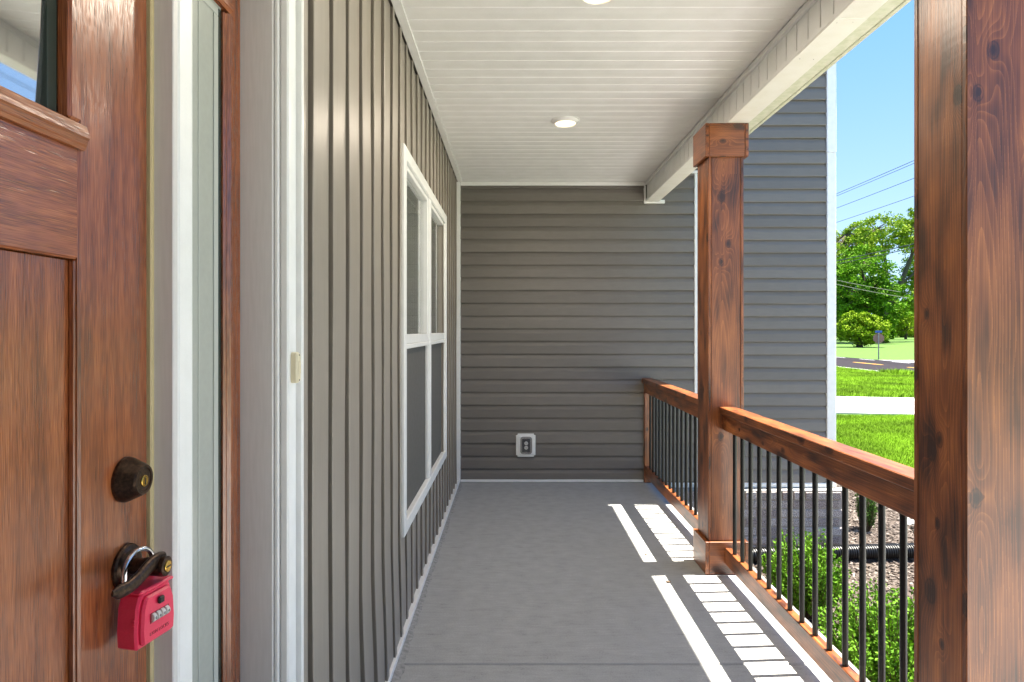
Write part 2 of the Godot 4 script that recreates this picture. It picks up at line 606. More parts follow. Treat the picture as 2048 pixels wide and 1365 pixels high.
func build_ground() -> void:
	struct("lawn", sheet(-700, 700, -700, 700, GROUND), M.lawn)
	# mulch bed along the porch and round the corner of the wing
	struct("mulch_bed", bxm(1.41, 4.17, GROUND - 0.1, GROUND + 0.03, 1.75, 9.2, 0.02), M.soil)
	# road running past the house, parallel to the porch
	var road := struct("road", sheet(17.0, 24.0, -260, 260, GROUND + 0.02), M.asphalt)
	for k in range(-6, 14):
		var d := 9.0 + k * 5.2
		part("centre_dash", bxm(20.62, 20.82, GROUND + 0.022, GROUND + 0.028, d, d + 2.9, 0.0), M.yellow_paint, road)
	for k in range(-6, 16):
		var d := 8.0 + k * 3.6
		part("edge_dash", bxm(23.35, 23.5, GROUND + 0.022, GROUND + 0.028, d, d + 1.7, 0.0), M.white_paint, road)
	part("edge_line", bxm(17.25, 17.42, GROUND + 0.022, GROUND + 0.028, -120, 160, 0.0), M.white_paint, road)
	struct("driveway", plate([Vector2(2.9, 15.4), Vector2(17.02, 13.0), Vector2(17.02, 16.4), Vector2(2.9, 19.6)], GROUND - 0.05, GROUND + 0.045, 0.01, func(p, h): return P(p.x, h, p.y)), M.drive_concrete)
	struct("side_road", plate([Vector2(24.0, 33.0), Vector2(60.0, 30.0), Vector2(60.0, 35.0), Vector2(26.5, 38.6), Vector2(24.0, 41.0)], GROUND - 0.05, GROUND + 0.02, 0.01, func(p, h): return P(p.x, h, p.y)), M.drive_concrete)
	# front walk and steps in front of the door
	struct("front_walk", plate([Vector2(2.06, -9.0), Vector2(10.5, -9.0), Vector2(10.5, 1.6), Vector2(6.1, 1.9), Vector2(6.1, 6.95), Vector2(4.21, 6.95), Vector2(4.21, 1.6), Vector2(2.06, 1.6)], GROUND - 0.05, GROUND + 0.04, 0.01, func(p, h): return P(p.x, h, p.y)), M.drive_concrete)
	var steps := thing("porch_steps", "grey concrete steps from the front walk up to the porch", "steps", P(1.72, GROUND, 0.5))
	part("step", bxm(-0.33, 0.0, 0.0, 0.40, -0.8, 0.8, 0.008), M.rough_concrete, steps)
	part("step", bxm(0.003, 0.33, 0.0, 0.20, -0.8, 0.8, 0.008), M.rough_concrete, steps)

# ------------------------------------------------------------------ front wall with board-and-batten vinyl
func bulge(y: float, d: float) -> float:
	var low := clampf((0.55 - y) / 0.55, 0.0, 1.0)
	var w := exp(-pow((d - 2.25) / 0.45, 2.0))
	return 0.016 * low * low * (3.0 - 2.0 * low) * w + 0.0012 * sin(y * 3.1 + d * 5.0) + 0.0008 * sin(y * 7.3 - d * 9.0)

func batten_panel(d0: float, w: float, y0: float, y1: float) -> ArrayMesh:
	# plan profile: x = depth along the wall, y = out from the wall; batten first, board after, dark lock groove before the batten
	var prof := [Vector2(-0.009, -0.001), Vector2(-0.008, -0.021), Vector2(0.008, -0.021), Vector2(0.000, 0.008), Vector2(0.002, 0.0095), Vector2(0.032, 0.0095), Vector2(0.034, 0.008), Vector2(0.037, 0.0), Vector2(w - 0.009, 0.0)]
	var rows := []
	var n := maxi(3, int((y1 - y0) / 0.12))
	for k in n + 1:
		rows.append(lerpf(y0, y1, float(k) / n))
	return sweep(prof, rows, func(p: Vector2, y: float) -> Vector3: return P(WALL_X + p.y + bulge(y, d0), y, d0 + p.x))

func build_front_wall() -> void:
	var wall := thing("front_wall", "taupe board and batten wall of the house beside the porch", "wall", P(-0.6, 0, 3.5))
	var at := -wall.position
	var put := func(n: String, m: Mesh, mt: Material): return part(n, m, mt, wall, at)
	# sheathing round the openings
	var back := -0.62
	var face_x := WALL_X - 0.023
	var sheath := [[0.0, 2.75, 1.478, 2.80], [0.0, 0.475, 2.80, 4.42], [2.14, 2.75, 2.80, 4.42], [0.0, 2.75, 4.42, BACK_D], [2.135, 2.75, 0.0, 1.478], [0.0, 2.75, -3.0, 0.0]]
	for s in sheath:
		put.call("sheathing", bxm(back, face_x, s[0], s[1], s[2] + 0.0005, s[3] - 0.0005, 0.0), M.room)
	# panels: one for each batten
	var step := 0.1683
	for k in range(0, 24):
		var d := 1.519 + k * step
		var w := minf(step, BACK_D - 0.005 - d)
		if w < 0.03:
			continue
		var inside: bool = d > 2.72 and d + w < 4.52
		var crosses: bool = not inside and d + w > 2.72 and d < 4.52
		if inside:
			put.call("siding_panel", batten_panel(d, w, 0.012, 0.45), M.batten_vinyl)
			put.call("siding_panel", batten_panel(d, w, 2.165, CEIL_Y - 0.005), M.batten_vinyl)
		elif crosses:
			put.call("siding_panel", batten_panel(d, w, 0.012, CEIL_Y - 0.005), M.batten_vinyl)
		else:
			put.call("siding_panel", batten_panel(d, w, 0.012, CEIL_Y - 0.005), M.batten_vinyl)
	put.call("siding_panel", sweep([Vector2(1.462, 0.0), Vector2(1.508, 0.0)], [0.03, 1.0, 2.0, CEIL_Y - 0.005], func(p: Vector2, y: float): return P(WALL_X + p.y, y, p.x)), M.batten_vinyl)
	for k in range(0, 9):
		put.call("siding_panel", batten_panel(0.02 + k * step, step, 2.225, CEIL_Y - 0.005), M.batten_vinyl)
	for k in range(0, 14):
		put.call("siding_panel", batten_panel(-0.15 - (k + 1) * step, step, 0.03, CEIL_Y - 0.005), M.batten_vinyl)
	# white strip along the floor, trim under the ceiling and in the corner
	put.call("base_strip", bxm(WALL_X - 0.004, -0.466, 0.002, 0.024, 1.47, BACK_D - 0.02, 0.003), M.white_trim)
	put.call("corner_strip", bxm(-0.508, -0.462, 0.002, CEIL_Y - 0.004, BACK_D - 0.034, BACK_D - 0.002, 0.004), M.white_trim)

# ------------------------------------------------------------------ lap-sided wall at the end of the porch
func lap_mesh(x0: float, x1: float, h: float, v := 0) -> ArrayMesh:
	var prof := [Vector2(h + 0.010, 0.001), Vector2(h * 0.70, 0.014), Vector2(h * 0.64, 0.016), Vector2(0.004, 0.022), Vector2(0.0, 0.020), Vector2(0.003, 0.001)]
	var rows := []
	for k in 15:
		rows.append(lerpf(x0, x1, k / 14.0))
	return sweep(prof, rows, func(p: Vector2, x: float) -> Vector3:
		var wob := 0.0012 * sin(x * 4.1 + v * 2.3) + 0.0007 * sin(x * 9.7 + v * 5.1)
		return P(x, p.x + wob * 0.7, -p.y - wob * 1.3 * p.y / 0.019))

func build_back_wall() -> void:
	var h := 0.1131
	var wall := thing("end_wall", "dark taupe lap sided wall closing the far end of the porch", "wall", P(0.35, 0, BACK_D))
	var at := -wall.position
	part("sheathing", bxm(-0.62, 2.845, GROUND + 0.62, 5.21, BACK_D, BACK_D + 0.12, 0.0), M.room, wall, at)
	var inner := []
	var outer := []
	for k in 5:
		inner.append(lap_mesh(-0.466, 1.613, h, k))
		outer.append(lap_mesh(1.641, 2.79, h, k + 7))
	for k in 24:
		part("siding_course", inner[k % 5], M.lap_vinyl[(k * 7) % 3], wall, P(0, 0.008 + k * h, BACK_D) + at)
	for k in range(24, 36):
		part("siding_course", inner[k % 5], M.lap_vinyl[(k * 7) % 3], wall, P(0, 0.008 + k * h, BACK_D) + at)
	for k in 46:
		part("siding_course", outer[k % 5], M.lap_vinyl[(k * 5 + 1) % 3], wall, P(0, 0.002 + k * h, BACK_D) + at)
	part("divider_strip", bxm(1.614, 1.640, -0.005, 2.74, BACK_D - 0.024, BACK_D - 0.001, 0.003), M.white_trim, wall, at)
	part("soffit_return", bxm(1.545, 1.64, 2.742, 2.768, BACK_D - 0.03, BACK_D - 0.001, 0.003), M.white_trim, wall, at)
	part("base_strip", bxm(-0.46, 1.16, 0.003, 0.026, BACK_D - 0.027, BACK_D - 0.001, 0.003), M.white_trim, wall, at)
	part("starter_strip", bxm(1.26, 2.79, -0.045, -0.004, BACK_D - 0.022, BACK_D - 0.001, 0.003), M.white_trim, wall, at)
	part("starter_strip", bxm(1.26, 2.79, -0.022, -0.012, BACK_D - 0.027, BACK_D - 0.023, 0.001), M.white_trim, wall, at)
	part("ceiling_strip", bxm(-0.46, 1.18, CEIL_Y - 0.034, CEIL_Y - 0.002, BACK_D - 0.03, BACK_D - 0.001, 0.003), M.white_trim, wall, at)
	# corner post of the wing: two pieces, the upper lapped over the lower
	part("corner_post", bxm(2.787, 2.868, -0.04, 2.925, BACK_D - 0.028, BACK_D + 0.08, 0.004), M.white_trim, wall, at)
	part("corner_post", bxm(2.785, 2.870, 2.926, 5.2, BACK_D - 0.030, BACK_D + 0.082, 0.004), M.white_trim, wall, at)
	part("side_face", bxm(2.80, 2.85, GROUND + 0.6, 5.21, BACK_D + 0.121, 13.0, 0.0), M.lap_vinyl[0], wall, at)
	# the porch is closed behind the viewer too
	var rear := thing("rear_end_wall", "taupe lap sided wall closing the porch behind the viewer", "wall", P(0.4, 0, -1.3))
	at = -rear.position
	part("sheathing", bxm(-0.47, 1.36, 0.002, CEIL_Y - 0.004, -1.42, -1.3, 0.0), M.room, rear, at)
	var rear_course := lap_mesh(-0.465, 1.355, h, 3)
	for k in 23:
		var rc := part("siding_course", rear_course, M.lap_vinyl[(k * 7) % 3], rear, P(0.89, 0.008 + k * h, -1.3) + at)
		rc.rotation.y = PI
	# roof of the wing, its eaves outside the picture
	var roof := thing("wing_roof", "dark shingled roof of the wing beyond the porch", "roof", P(0.5, 5.2, 8.0))
	var ra := -roof.position
	part("eave_board", bxm(-0.6, 3.5, 5.22, 5.39, 4.94, 13.6, 0.01), M.white_trim, roof, ra)
	var st := tool()
	var ridge0 := P(1.5, 7.2, 7.2)
	var ridge1 := P(1.5, 7.2, 13.6)
	var c := [P(-0.6, 5.392, 4.94), P(3.5, 5.392, 4.94), P(3.5, 5.392, 13.6), P(-0.6, 5.392, 13.6)]
	for f in [[c[0], c[1], ridge0], [c[1], c[2], ridge1, ridge0], [c[3], c[0], ridge0, ridge1], [c[2], c[3], ridge1]]:
		var n: Vector3 = ((f[0] - f[2]) as Vector3).cross(f[0] - f[1]).normalized()
		face(st, f, n if n.y >= 0 else -n)
	part("shingles", st.commit(), M.shingle, roof, ra)
	# brick base under the outer siding: every brick its own piece
	var base := thing("brick_base", "whitewashed grey brick foundation under the siding beyond the railing", "foundation", P(2.1, GROUND, 5.5))
	var ba := -base.position
	var x0 := 1.30
	var x1 := 2.895
	var fd := BACK_D - 0.105
	part("mortar", bxm(x0 + 0.004, x1 - 0.006, GROUND - 0.15, -0.062, fd + 0.006, BACK_D + 0.10, 0.0), M.mortar, base, ba)
	var course := 0.0785
	var variants := []
	for k in 4:
		variants.append([])
	var rowlock_y := -0.062 - 0.066
	var x := x0
	var i := 0
	while x < x1 - 0.03:
		var w := minf(0.094 + rng.randf_range(-0.004, 0.004), x1 - x)
		part("brick", bxm(x, x + w, rowlock_y, -0.060 + rng.randf_range(-0.003, 0.003), fd - 0.012 + rng.randf_range(-0.003, 0.002), BACK_D - 0.03, 0.005), M.brick[[2, 0, 2, 1][i % 4]], base, ba)
		x += w + 0.011
		i += 1
	part("ledge", bxm(x0, x1 + 0.03, -0.061, -0.0465, fd - 0.004, BACK_D - 0.002, 0.004), M.rough_concrete, base, ba)
	for r in 8:
		var y1 := rowlock_y - 0.012 - r * course
		x = x0 - (0.0 if r % 2 else 0.105)
		i = 0
		while x < x1 - 0.02:
			var xa := maxf(x, x0)
			var xb := minf(x + 0.197, x1)
			if xb - xa > 0.03:
				part("brick", bxm(xa, xb, y1 - course + 0.012, y1 + rng.randf_range(-0.001, 0.001), fd - rng.randf_range(0.0, 0.005), fd + 0.07, 0.005), M.brick[rng.randi() % 3], base, ba)
			x += 0.209
			i += 1

# ------------------------------------------------------------------ porch floor
func build_floor() -> void:
	var floor_ := Node3D.new()
	floor_.name = "porch_floor"
	add_child(floor_)
	floor_.set_meta("kind", "structure")
	# two pours with a tooled joint between them, its edges rounded over
	part("slab", bxm(-0.62, 1.375, -0.15, 0.0, 2.530, BACK_D, 0.005), M.concrete, floor_)
	part("slab", bxm(-0.62, 1.375, -0.15, -0.001, -3.0, 2.5235, 0.005), M.concrete, floor_)
	part("joint_filler", bxm(-0.62, 1.37, -0.15, -0.006, 2.5237, 2.5298, 0.0), M.rough_concrete, floor_)
	# rough trowelled edges: low irregular ridges along the wall and along the outer side
	for e in [[-0.466, -0.437, 1.5, 5.5], [1.225, 1.372, 1.75, 5.5]]:
		var st := tool()
		var n := 170
		var nz := noise(77, 0.9, 3)
		var rows := []
		for k in n + 1:
			var d: float = lerpf(e[2], e[3], float(k) / n)
			var wob := 0.014 * nz.get_noise_2d(d * 9.0, e[0] * 40.0)
			var hgt := 0.0035 + 0.003 * nz.get_noise_2d(d * 30.0, 5.0)
			if e[0] < 0:
				rows.append([P(e[0], hgt + 0.003, d), P(e[0] + 0.014 + wob * 0.5, hgt, d), P(e[1] + wob, -0.001, d)])
			else:
				rows.append([P(e[0] + wob, -0.001, d), P(e[0] + 0.02 + wob, hgt * 0.6, d), P(e[1], hgt * 0.7, d)])
		for k in n:
			for q in 2:
				for v in [rows[k][q], rows[k][q + 1], rows[k + 1][q + 1], rows[k][q], rows[k + 1][q + 1], rows[k + 1][q]]:
					st.set_smooth_group(0)
					st.add_vertex(v)
		st.generate_normals()
		part("trowelled_edge", st.commit(), M.rough_concrete, floor_)
	var debris := thing("dead_leaf", "small dark dry leaf scrap on the concrete floor before the post", "leaf", P(0.83, 0.0005, 3.34))
	part("blade", plate([Vector2(-0.014, -0.004), Vector2(0.0, -0.009), Vector2(0.016, 0.002), Vector2(0.004, 0.010)], 0.001, 0.005, 0.0015, func(p, h): return Vector3(p.x, h + absf(p.x) * 0.3, p.y)), M.twig, debris)
	var d2 := thing("dead_leaf", "smaller dark leaf crumb on the concrete floor nearer the end wall", "leaf", P(0.80, 0.0005, 3.75))
	part("blade", plate([Vector2(-0.008, -0.003), Vector2(0.003, -0.005), Vector2(0.009, 0.002), Vector2(-0.002, 0.006)], 0.001, 0.004, 0.001, func(p, h): return Vector3(p.x, h + absf(p.x) * 0.3, p.y)), M.twig, d2)
	part("footing", bxm(-0.60, 1.36, GROUND - 0.2, -0.151, -3.0, BACK_D, 0.0), M.mortar, floor_)

# ------------------------------------------------------------------ ceiling
func build_ceiling() -> void:
	var ceil_ := thing("porch_ceiling", "white vinyl soffit boards over the porch floor", "ceiling", P(0.35, CEIL_Y, 3.0))
	var at := -ceil_.position
	var w := 0.1004
	var prof := [Vector2(0.0, 0.0034), Vector2(0.0025, 0.003), Vector2(0.005, 0.0007), Vector2(0.008, 0.0), Vector2(w * 0.5, -0.0008), Vector2(w - 0.005, 0.0002), Vector2(w - 0.0025, 0.0012), Vector2(w, 0.0034)]
	var board := sweep(prof, [-0.47, 0.1, 0.7, 1.183], func(p: Vector2, x: float): return P(x, p.y, p.x))
	for k in range(-20, 56):
		var d := BACK_D - 0.001 - (k + 1) * w
		if d < -2.0:
			continue
		part("soffit_board", board, M.soffit, ceil_, P(0, CEIL_Y + rng.randf_range(-0.0006, 0.0006), d) + at)
	part("ceiling_deck", bxm(-0.62, 1.29, CEIL_Y + 0.012, CEIL_Y + 0.06, -3.0, BACK_D, 0.0), M.room, ceil_, at)
	part("wall_strip", bxm(-0.484, -0.444, CEIL_Y - 0.007, CEIL_Y + 0.004, -2.0, BACK_D - 0.035, 0.002), M.white_trim, ceil_, at)
	# lamps
	for k in 2:
		var d: float = [3.92, 2.415][k]
		var lamp := thing("ceiling_light", ["round lit ceiling light in the porch ceiling above the far post", "round lit ceiling light cut off by the top of the picture"][k], "ceiling light", P(0.332, CEIL_Y, d), "round lights in the porch ceiling")
		part("trim_ring", lathe([Vector2(0.006, 0.088), Vector2(-0.004, 0.088), Vector2(-0.007, 0.086), Vector2(-0.022, 0.069), Vector2(-0.0235, 0.066), Vector2(-0.021, 0.0635), Vector2(-0.012, 0.063)], 48, 1, false), M.white_trim, lamp)
		part("lens", lathe([Vector2(-0.015, 0.0632), Vector2(-0.0165, 0.05), Vector2(-0.0175, 0.03), Vector2(-0.018, 0.0001)], 40, 1, false), M.lens, lamp)
		var l := AreaLight3D.new()
		l.name = "lamp_light"
		l.area_size = Vector2(0.1, 0.1)
		l.light_color = rgb(255, 238, 216)
		l.light_energy = 0.16
		l.shadow_enabled = true
		lamp.add_child(l)
		l.position = Vector3(0, -0.028, 0)
		l.rotation_degrees = Vector3(-90, 0, 0)

# ------------------------------------------------------------------ beam, eave and roofs
func build_beam_and_roof() -> void:
	var beam := thing("porch_beam", "white wrapped beam along the open side of the porch", "beam", P(1.24, 2.49, 3.0))
	var at := -beam.position
	var by := 2.494
	var w := 0.1005
	part("core", bxm(1.198, 1.288, by + 0.012, 2.86, -3.0, BACK_D - 0.003, 0.0), M.room, beam, at)
	var prof := [Vector2(0.0, -0.009), Vector2(0.003, -0.0085), Vector2(0.0045, 0.0), Vector2(w - 0.005, 0.0), Vector2(w - 0.0035, -0.008), Vector2(w, -0.009)]
	var panel := sweep(prof, [by + 0.016, by + 0.1, CEIL_Y - 0.024], func(p: Vector2, y: float): return P(1.190 - p.y, y, p.x))
	for k in range(0, 74):
		var d := BACK_D - 0.03 - (k + 1) * w
		if d < -1.9:
			continue
		part("face_panel", panel, M.soffit, beam, P(0, 0, d) + at)
	part("top_channel", bxm(1.174, 1.199, CEIL_Y - 0.030, CEIL_Y - 0.003, -1.9, BACK_D - 0.03, 0.003), M.white_trim, beam, at)
	part("bottom_channel", bxm(1.181, 1.197, by + 0.002, by + 0.020, -1.9, BACK_D - 0.03, 0.002), M.white_trim, beam, at)
	# underside: three lengths of bent sheet, lapped
	part("bottom_sheet", bxm(1.184, 1.303, by, by + 0.004, 2.602, BACK_D - 0.012, 0.0015), M.beam_wrap, beam, at)
	part("bottom_sheet", bxm(1.184, 1.303, by - 0.0018, by + 0.003, 2.288, 2.601, 0.0015), M.beam_wrap, beam, at)
	part("bottom_sheet", bxm(1.184, 1.303, by - 0.0005, by + 0.004, -1.9, 2.287, 0.0015), M.beam_wrap, beam, at)
	part("outer_face", bxm(1.290, 1.302, by + 0.0045, 2.74, -1.9, BACK_D - 0.012, 0.0015), M.beam_wrap, beam, at)
	part("wall_plate", bxm(1.166, 1.35, by - 0.018, by - 0.003, BACK_D - 0.028, BACK_D - 0.002, 0.002), M.white_trim, beam, at)
	part("wall_plate", bxm(1.166, 1.183, by - 0.0025, CEIL_Y - 0.035, BACK_D - 0.029, BACK_D - 0.002, 0.002), M.white_trim, beam, at)
	part("wall_plate", bxm(1.304, 1.35, by - 0.0025, by + 0.012, BACK_D - 0.027, BACK_D - 0.002, 0.002), M.white_trim, beam, at)
	# nail heads
	for q in [[1.205, 2.32], [1.262, 2.315], [1.21, 2.63], [1.27, 2.635], [1.325, 5.5]]:
		part("nail_head", lathe([Vector2(0.0, 0.0022), Vector2(-0.0012, 0.0018), Vector2(-0.0018, 0.0001)], 8, 1), M.steel, beam, P(q[0], by - 0.001, q[1]) + at)
	var roof := thing("porch_roof", "dark shingled porch roof with a pale eave beyond the beam", "roof", P(1.5, 2.74, 2.0))
	at = -roof.position
	part("eave_soffit", bxm(1.305, 1.655, 2.742, 2.752, -3.0, 4.86, 0.001), M.eave, roof, at)
	part("fascia", bxm(1.656, 1.682, 2.738, 2.90, -3.0, 4.86, 0.003), M.eave, roof, at)
	var st := tool()
	var a := [P(1.70, 2.905, -3.05), P(1.70, 2.905, BACK_D), P(-3.2, 5.0, BACK_D), P(-3.2, 5.0, -3.05)]
	face(st, a, Vector3(0.39, 0.92, 0).normalized())
	var u := a.map(func(p): return p - Vector3(0, 0.03, 0))
	face(st, u, Vector3(-0.39, -0.92, 0).normalized())
	for k in 4:
		var kk := (k + 1) % 4
		var nn: Vector3 = [Vector3(1, 0, 0), Vector3(0, 0, -1), Vector3(-1, 0, 0), Vector3(0, 0, 1)][k]
		face(st, [a[k], a[kk], u[kk], u[k]], nn)
	part("shingles", st.commit(), M.shingle, roof, at)
	# the rest of the house behind the front wall
	var house := thing("house_body", "taupe house behind the front wall, closed and dark inside", "house", P(-3, 0, 1))
	at = -house.position
	part("upper_wall", bxm(-6.0, -0.63, 2.76, 3.78, -3.0, BACK_D, 0.0), M.batten_vinyl, house, at)
	part("rear_wall", bxm(-6.0, -5.9, -0.6, 2.755, -3.0, BACK_D, 0.0), M.batten_vinyl, house, at)
	part("end_wall", bxm(-5.89, -0.63, -0.6, 2.755, -3.0, -2.9, 0.0), M.batten_vinyl, house, at)
	part("far_wall", bxm(-5.89, -0.63, -0.6, 2.755, BACK_D - 0.1, BACK_D, 0.0), M.batten_vinyl, house, at)
	part("inner_floor", bxm(-5.89, -0.63, -0.12, -0.02, -2.89, BACK_D - 0.11, 0.0), M.room, house, at)

# ------------------------------------------------------------------ posts and railings
func post(d: float, side_over: bool, label: String, seed_: int, stain: Array) -> void:
	var r := RandomNumberGenerator.new()
	r.seed = seed_
	var o := thing("porch_post", label, "post", P(POST_X, 0, d), "stained wooden porch posts")
	var w := 0.0985
	var t := 0.0165
	var y0 := 0.004
	var y1 := 2.488
	var boards := []
	var e := 0.0004
	if side_over:
		boards = [[-w, -w + t, -w, w], [w - t, w, -w, w], [-w + t + e, w - t - e, w - t - 0.002, w - 0.0015], [-w + t + e, w - t - e, -w + 0.0015, -w + t]]
	else:
		boards = [[-w, w, -w, -w + t], [-w, w, w - t, w], [-w + 0.0015, -w + t, -w + t + e, w - t - e], [w - t, w - 0.0015, -w + t + e, w - t - e]]
	var k := 0
	for b in boards:
		var pool: Array = M.wood
		# bx takes depth; local z = -(depth), the board list is x0, x1, dz0, dz1 measured away from the camera
		part("shaft_board", bxm(b[0], b[1], y0, y1, b[2], b[3], 0.0022, 1, Vector2(0.02 + 0.03 * (seed_ % 2), r.randf_range(0, 0.3))), pool[stain[k]], o)
		k += 1
	for ring in [[0.004, 0.183, "base_board"], [2.309, 2.4925, "cap_board"]]:
		var wo := 0.1195
		var ti := w + 0.0006
		for b in [[-wo, -ti, -wo, wo], [ti, wo, -wo, wo], [-ti + e, ti - e, -wo + 0.001, -ti], [-ti + e, ti - e, ti, wo - 0.001]]:
			part(ring[2], bxm(b[0], b[1], ring[0], ring[1], b[2], b[3], 0.0025, 0 if b[1] - b[0] > 0.1 else 2, Vector2(r.randf_range(0, 0.05), r.randf_range(0, 2.0))), M.wood[r.randi() % 4], o)

func railing(d0: float, d1: float, f0: float, f1: float, label: String, first: float, step: float, stop: float, end_board: bool) -> void:
	# d0..d1 between the post shafts, f0..f1 between the post bases
	var o := thing("porch_railing", label, "railing", P(1.19, 0, (d0 + d1) / 2.0), "railings between the porch posts")
	var at := -o.position
	part("cap_rail", bxm(1.147, 1.237, 0.888, 0.926, d0, d1, 0.003, 2, Vector2(0.1, rng.randf())), M.wood[0], o, at)
	part("top_rail", bxm(1.165, 1.203, 0.798, 0.886, d0, d1, 0.003, 2, Vector2(0.03, rng.randf())), M.wood[3], o, at)
	part("bottom_rail", bxm(1.17, 1.208, 0.063, 0.152, f0, f1, 0.003, 2, Vector2(0.12, rng.randf())), M.wood[1], o, at)
	var bal := lathe([Vector2(0.153, 0.0104), Vector2(0.797, 0.0104)], 16, 1)
	var d := first
	while d < stop:
		part("baluster", bal, M.baluster, o, P(1.188, 0, d) + at)
		d += step
	if end_board:
		part("end_board", bxm(1.165, 1.235, 0.004, 0.887, d1 + 0.001, d1 + 0.042, 0.003), M.wood[0], o, at)
		part("end_cap", bxm(1.146, 1.238, 0.889, 0.928, d1 + 0.001, d1 + 0.042, 0.003, 2), M.wood[1], o, at)

func build_posts_and_rails() -> void:
	post(1.59, false, "dark brown wooden post filling the right edge of the picture", 1, [2, 0, 3, 1])
	post(3.56, true, "knotty stained wooden post standing free between the two railings", 2, [3, 1, 0, 2])
	post(-0.38, false, "brown wooden post behind the viewer beside the porch steps", 4, [0, 2, 1, 3])
	railing(1.692, 3.459, 1.712, 3.4385, "brown railing with black balusters between the two wooden posts", 1.898, 0.1108, 3.42, false)
	railing(3.6605, 5.512, 3.6815, 5.512, "brown railing with black balusters from the far post to the end wall", 3.72, 0.1108, 5.48, true)

# ------------------------------------------------------------------ door, sidelight, frame
func build_door() -> void:
	var X := -0.6
	var door := thing("front_door", "glossy brown wooden front door with glass in its upper part", "door", P(X, 0.03, 0.57))
	var at := -door.position
	var dw: Array = M.door
	var near := 0.117
	var far := 1.027
	var o := func(): return Vector2(rng.randf_range(0, 0.2), rng.randf_range(0, 0.4))
	part("core", bxm(X - 0.045, X - 0.022, 0.035, 2.085, near, far, 0.002, 1), dw[0], door, at)
	part("stile", bxm(X - 0.0215, X, 0.035, 2.085, 0.865, far, 0.003, 1, o.call()), dw[0], door, at)
	part("stile", bxm(X - 0.0215, X, 0.035, 2.085, near, 0.275, 0.003, 1, o.call()), dw[1], door, at)
	part("rail", bxm(X - 0.0215, X - 0.0006, 1.448, 1.601, 0.2755, 0.8645, 0.003, 2, Vector2(0.05, 0.2)), dw[1], door, at)
	part("rail", bxm(X - 0.0215, X - 0.0006, 1.935, 2.085, 0.2755, 0.8645, 0.003, 2, o.call()), dw[0], door, at)
	part("rail", bxm(X - 0.0215, X - 0.0006, 0.035, 0.235, 0.2755, 0.8645, 0.003, 2, o.call()), dw[1], door, at)
	part("mullion", bxm(X - 0.0215, X - 0.0006, 0.2355, 1.4475, 0.515, 0.625, 0.003, 1, o.call()), dw[0], door, at)
	for q in [[0.2755, 0.5145], [0.6255, 0.8645]]:
		part("panel", bxm(X - 0.0215, X - 0.0125, 0.236, 1.447, q[0], q[1], 0.001, 1, Vector2(0.02, 0.1)), dw[1], door, at)
		# sloped edge round the panel
		for s in [[q[0], q[0] + 0.004], [q[1] - 0.004, q[1]]]:
			part("panel_bead", bxm(X - 0.0124, X - 0.004, 0.236, 1.447, s[0], s[1], 0.0015, 1), dw[0], door, at)
	# glass and its moulding
	# the pane bows a little, as its reflection shows
	var gst := tool()
	for k in 12:
		for v in [[0, 0], [1, 0], [1, 1], [0, 0], [1, 1], [0, 1]]:
			var gy := lerpf(1.63, 1.934, (k + v[1]) / 12.0)
			gst.set_smooth_group(0)
			gst.add_vertex(P(X - 0.0145 - 0.5 * 0.15 * pow(1.934 - gy, 2.0), gy, 0.277 if v[0] == 0 else 0.863))
	gst.generate_normals()
	var glass := part("glass", gst.commit(), M.mirror_glass, door, at)
	part("glass_edge", bxm(X - 0.021, X - 0.0125, 1.636, 1.93, 0.822, 0.8395, 0.0005), M.dark_edge, glass)
	part("lite_moulding", bxm(X - 0.0158, X + 0.005, 1.636, 1.93, 0.840, 0.8645, 0.004, 1), dw[0], door, at)
	part("lite_moulding", bxm(X - 0.0158, X + 0.005, 1.636, 1.93, 0.2755, 0.30, 0.004, 1), dw[0], door, at)
	part("lite_moulding", bxm(X - 0.0158, X + 0.005, 1.9305, 1.956, 0.2755, 0.8645, 0.004, 2), dw[0], door, at)
	# shelf-like lower moulding: stepped profile
	var prof := [Vector2(0.0, 1.5985), Vector2(0.006, 1.599), Vector2(0.0075, 1.604), Vector2(0.009, 1.606), Vector2(0.0105, 1.612), Vector2(0.0125, 1.616), Vector2(0.012, 1.622), Vector2(0.008, 1.633), Vector2(-0.0155, 1.6365), Vector2(-0.0155, 1.60)]
	var st := tool()
	for k in prof.size():
		var p: Vector2 = prof[k]
		var q: Vector2 = prof[(k + 1) % prof.size()]
		var nrm := Vector3(q.y - p.y, -(q.x - p.x), 0).normalized()
		var l0 := 0.268
		var l1 := 0.868
		face(st, [P(X + p.x, p.y, l0), P(X + q.x, q.y, l0), P(X + q.x, q.y, l1), P(X + p.x, p.y, l1)], nrm, [Vector2(k * 0.03, l0 / 2.5), Vector2(k * 0.03 + 0.03, l0 / 2.5), Vector2(k * 0.03 + 0.03, l1 / 2.5), Vector2(k * 0.03, l1 / 2.5)])
	for e in [[0.268, 1.0], [0.868, -1.0]]:
		face(st, prof.map(func(p): return P(X + p.x, p.y, e[0])), Vector3(0, 0, e[1]))
	part("lite_sill", st.commit(), dw[1], door, at)
	# deadbolt and lever
	var bolt := part("deadbolt", lathe([Vector2(0.0, 0.0345), Vector2(0.004, 0.0345), Vector2(0.008, 0.033), Vector2(0.027, 0.0245), Vector2(0.030, 0.0225), Vector2(0.030, 0.0185), Vector2(0.028, 0.0175)], 40), M.bronze, door, P(X + 0.0006, 1.119, 0.967) + at)
	part("face_disc", lathe([Vector2(0.026, 0.0174), Vector2(0.0285, 0.0174), Vector2(0.0288, 0.0165)], 32), M.bronze, bolt)
	part("key_cylinder", lathe([Vector2(0.0285, 0.0088), Vector2(0.0305, 0.0088), Vector2(0.031, 0.0080)], 24), M.brass, bolt, Vector3(0, -0.002, 0))
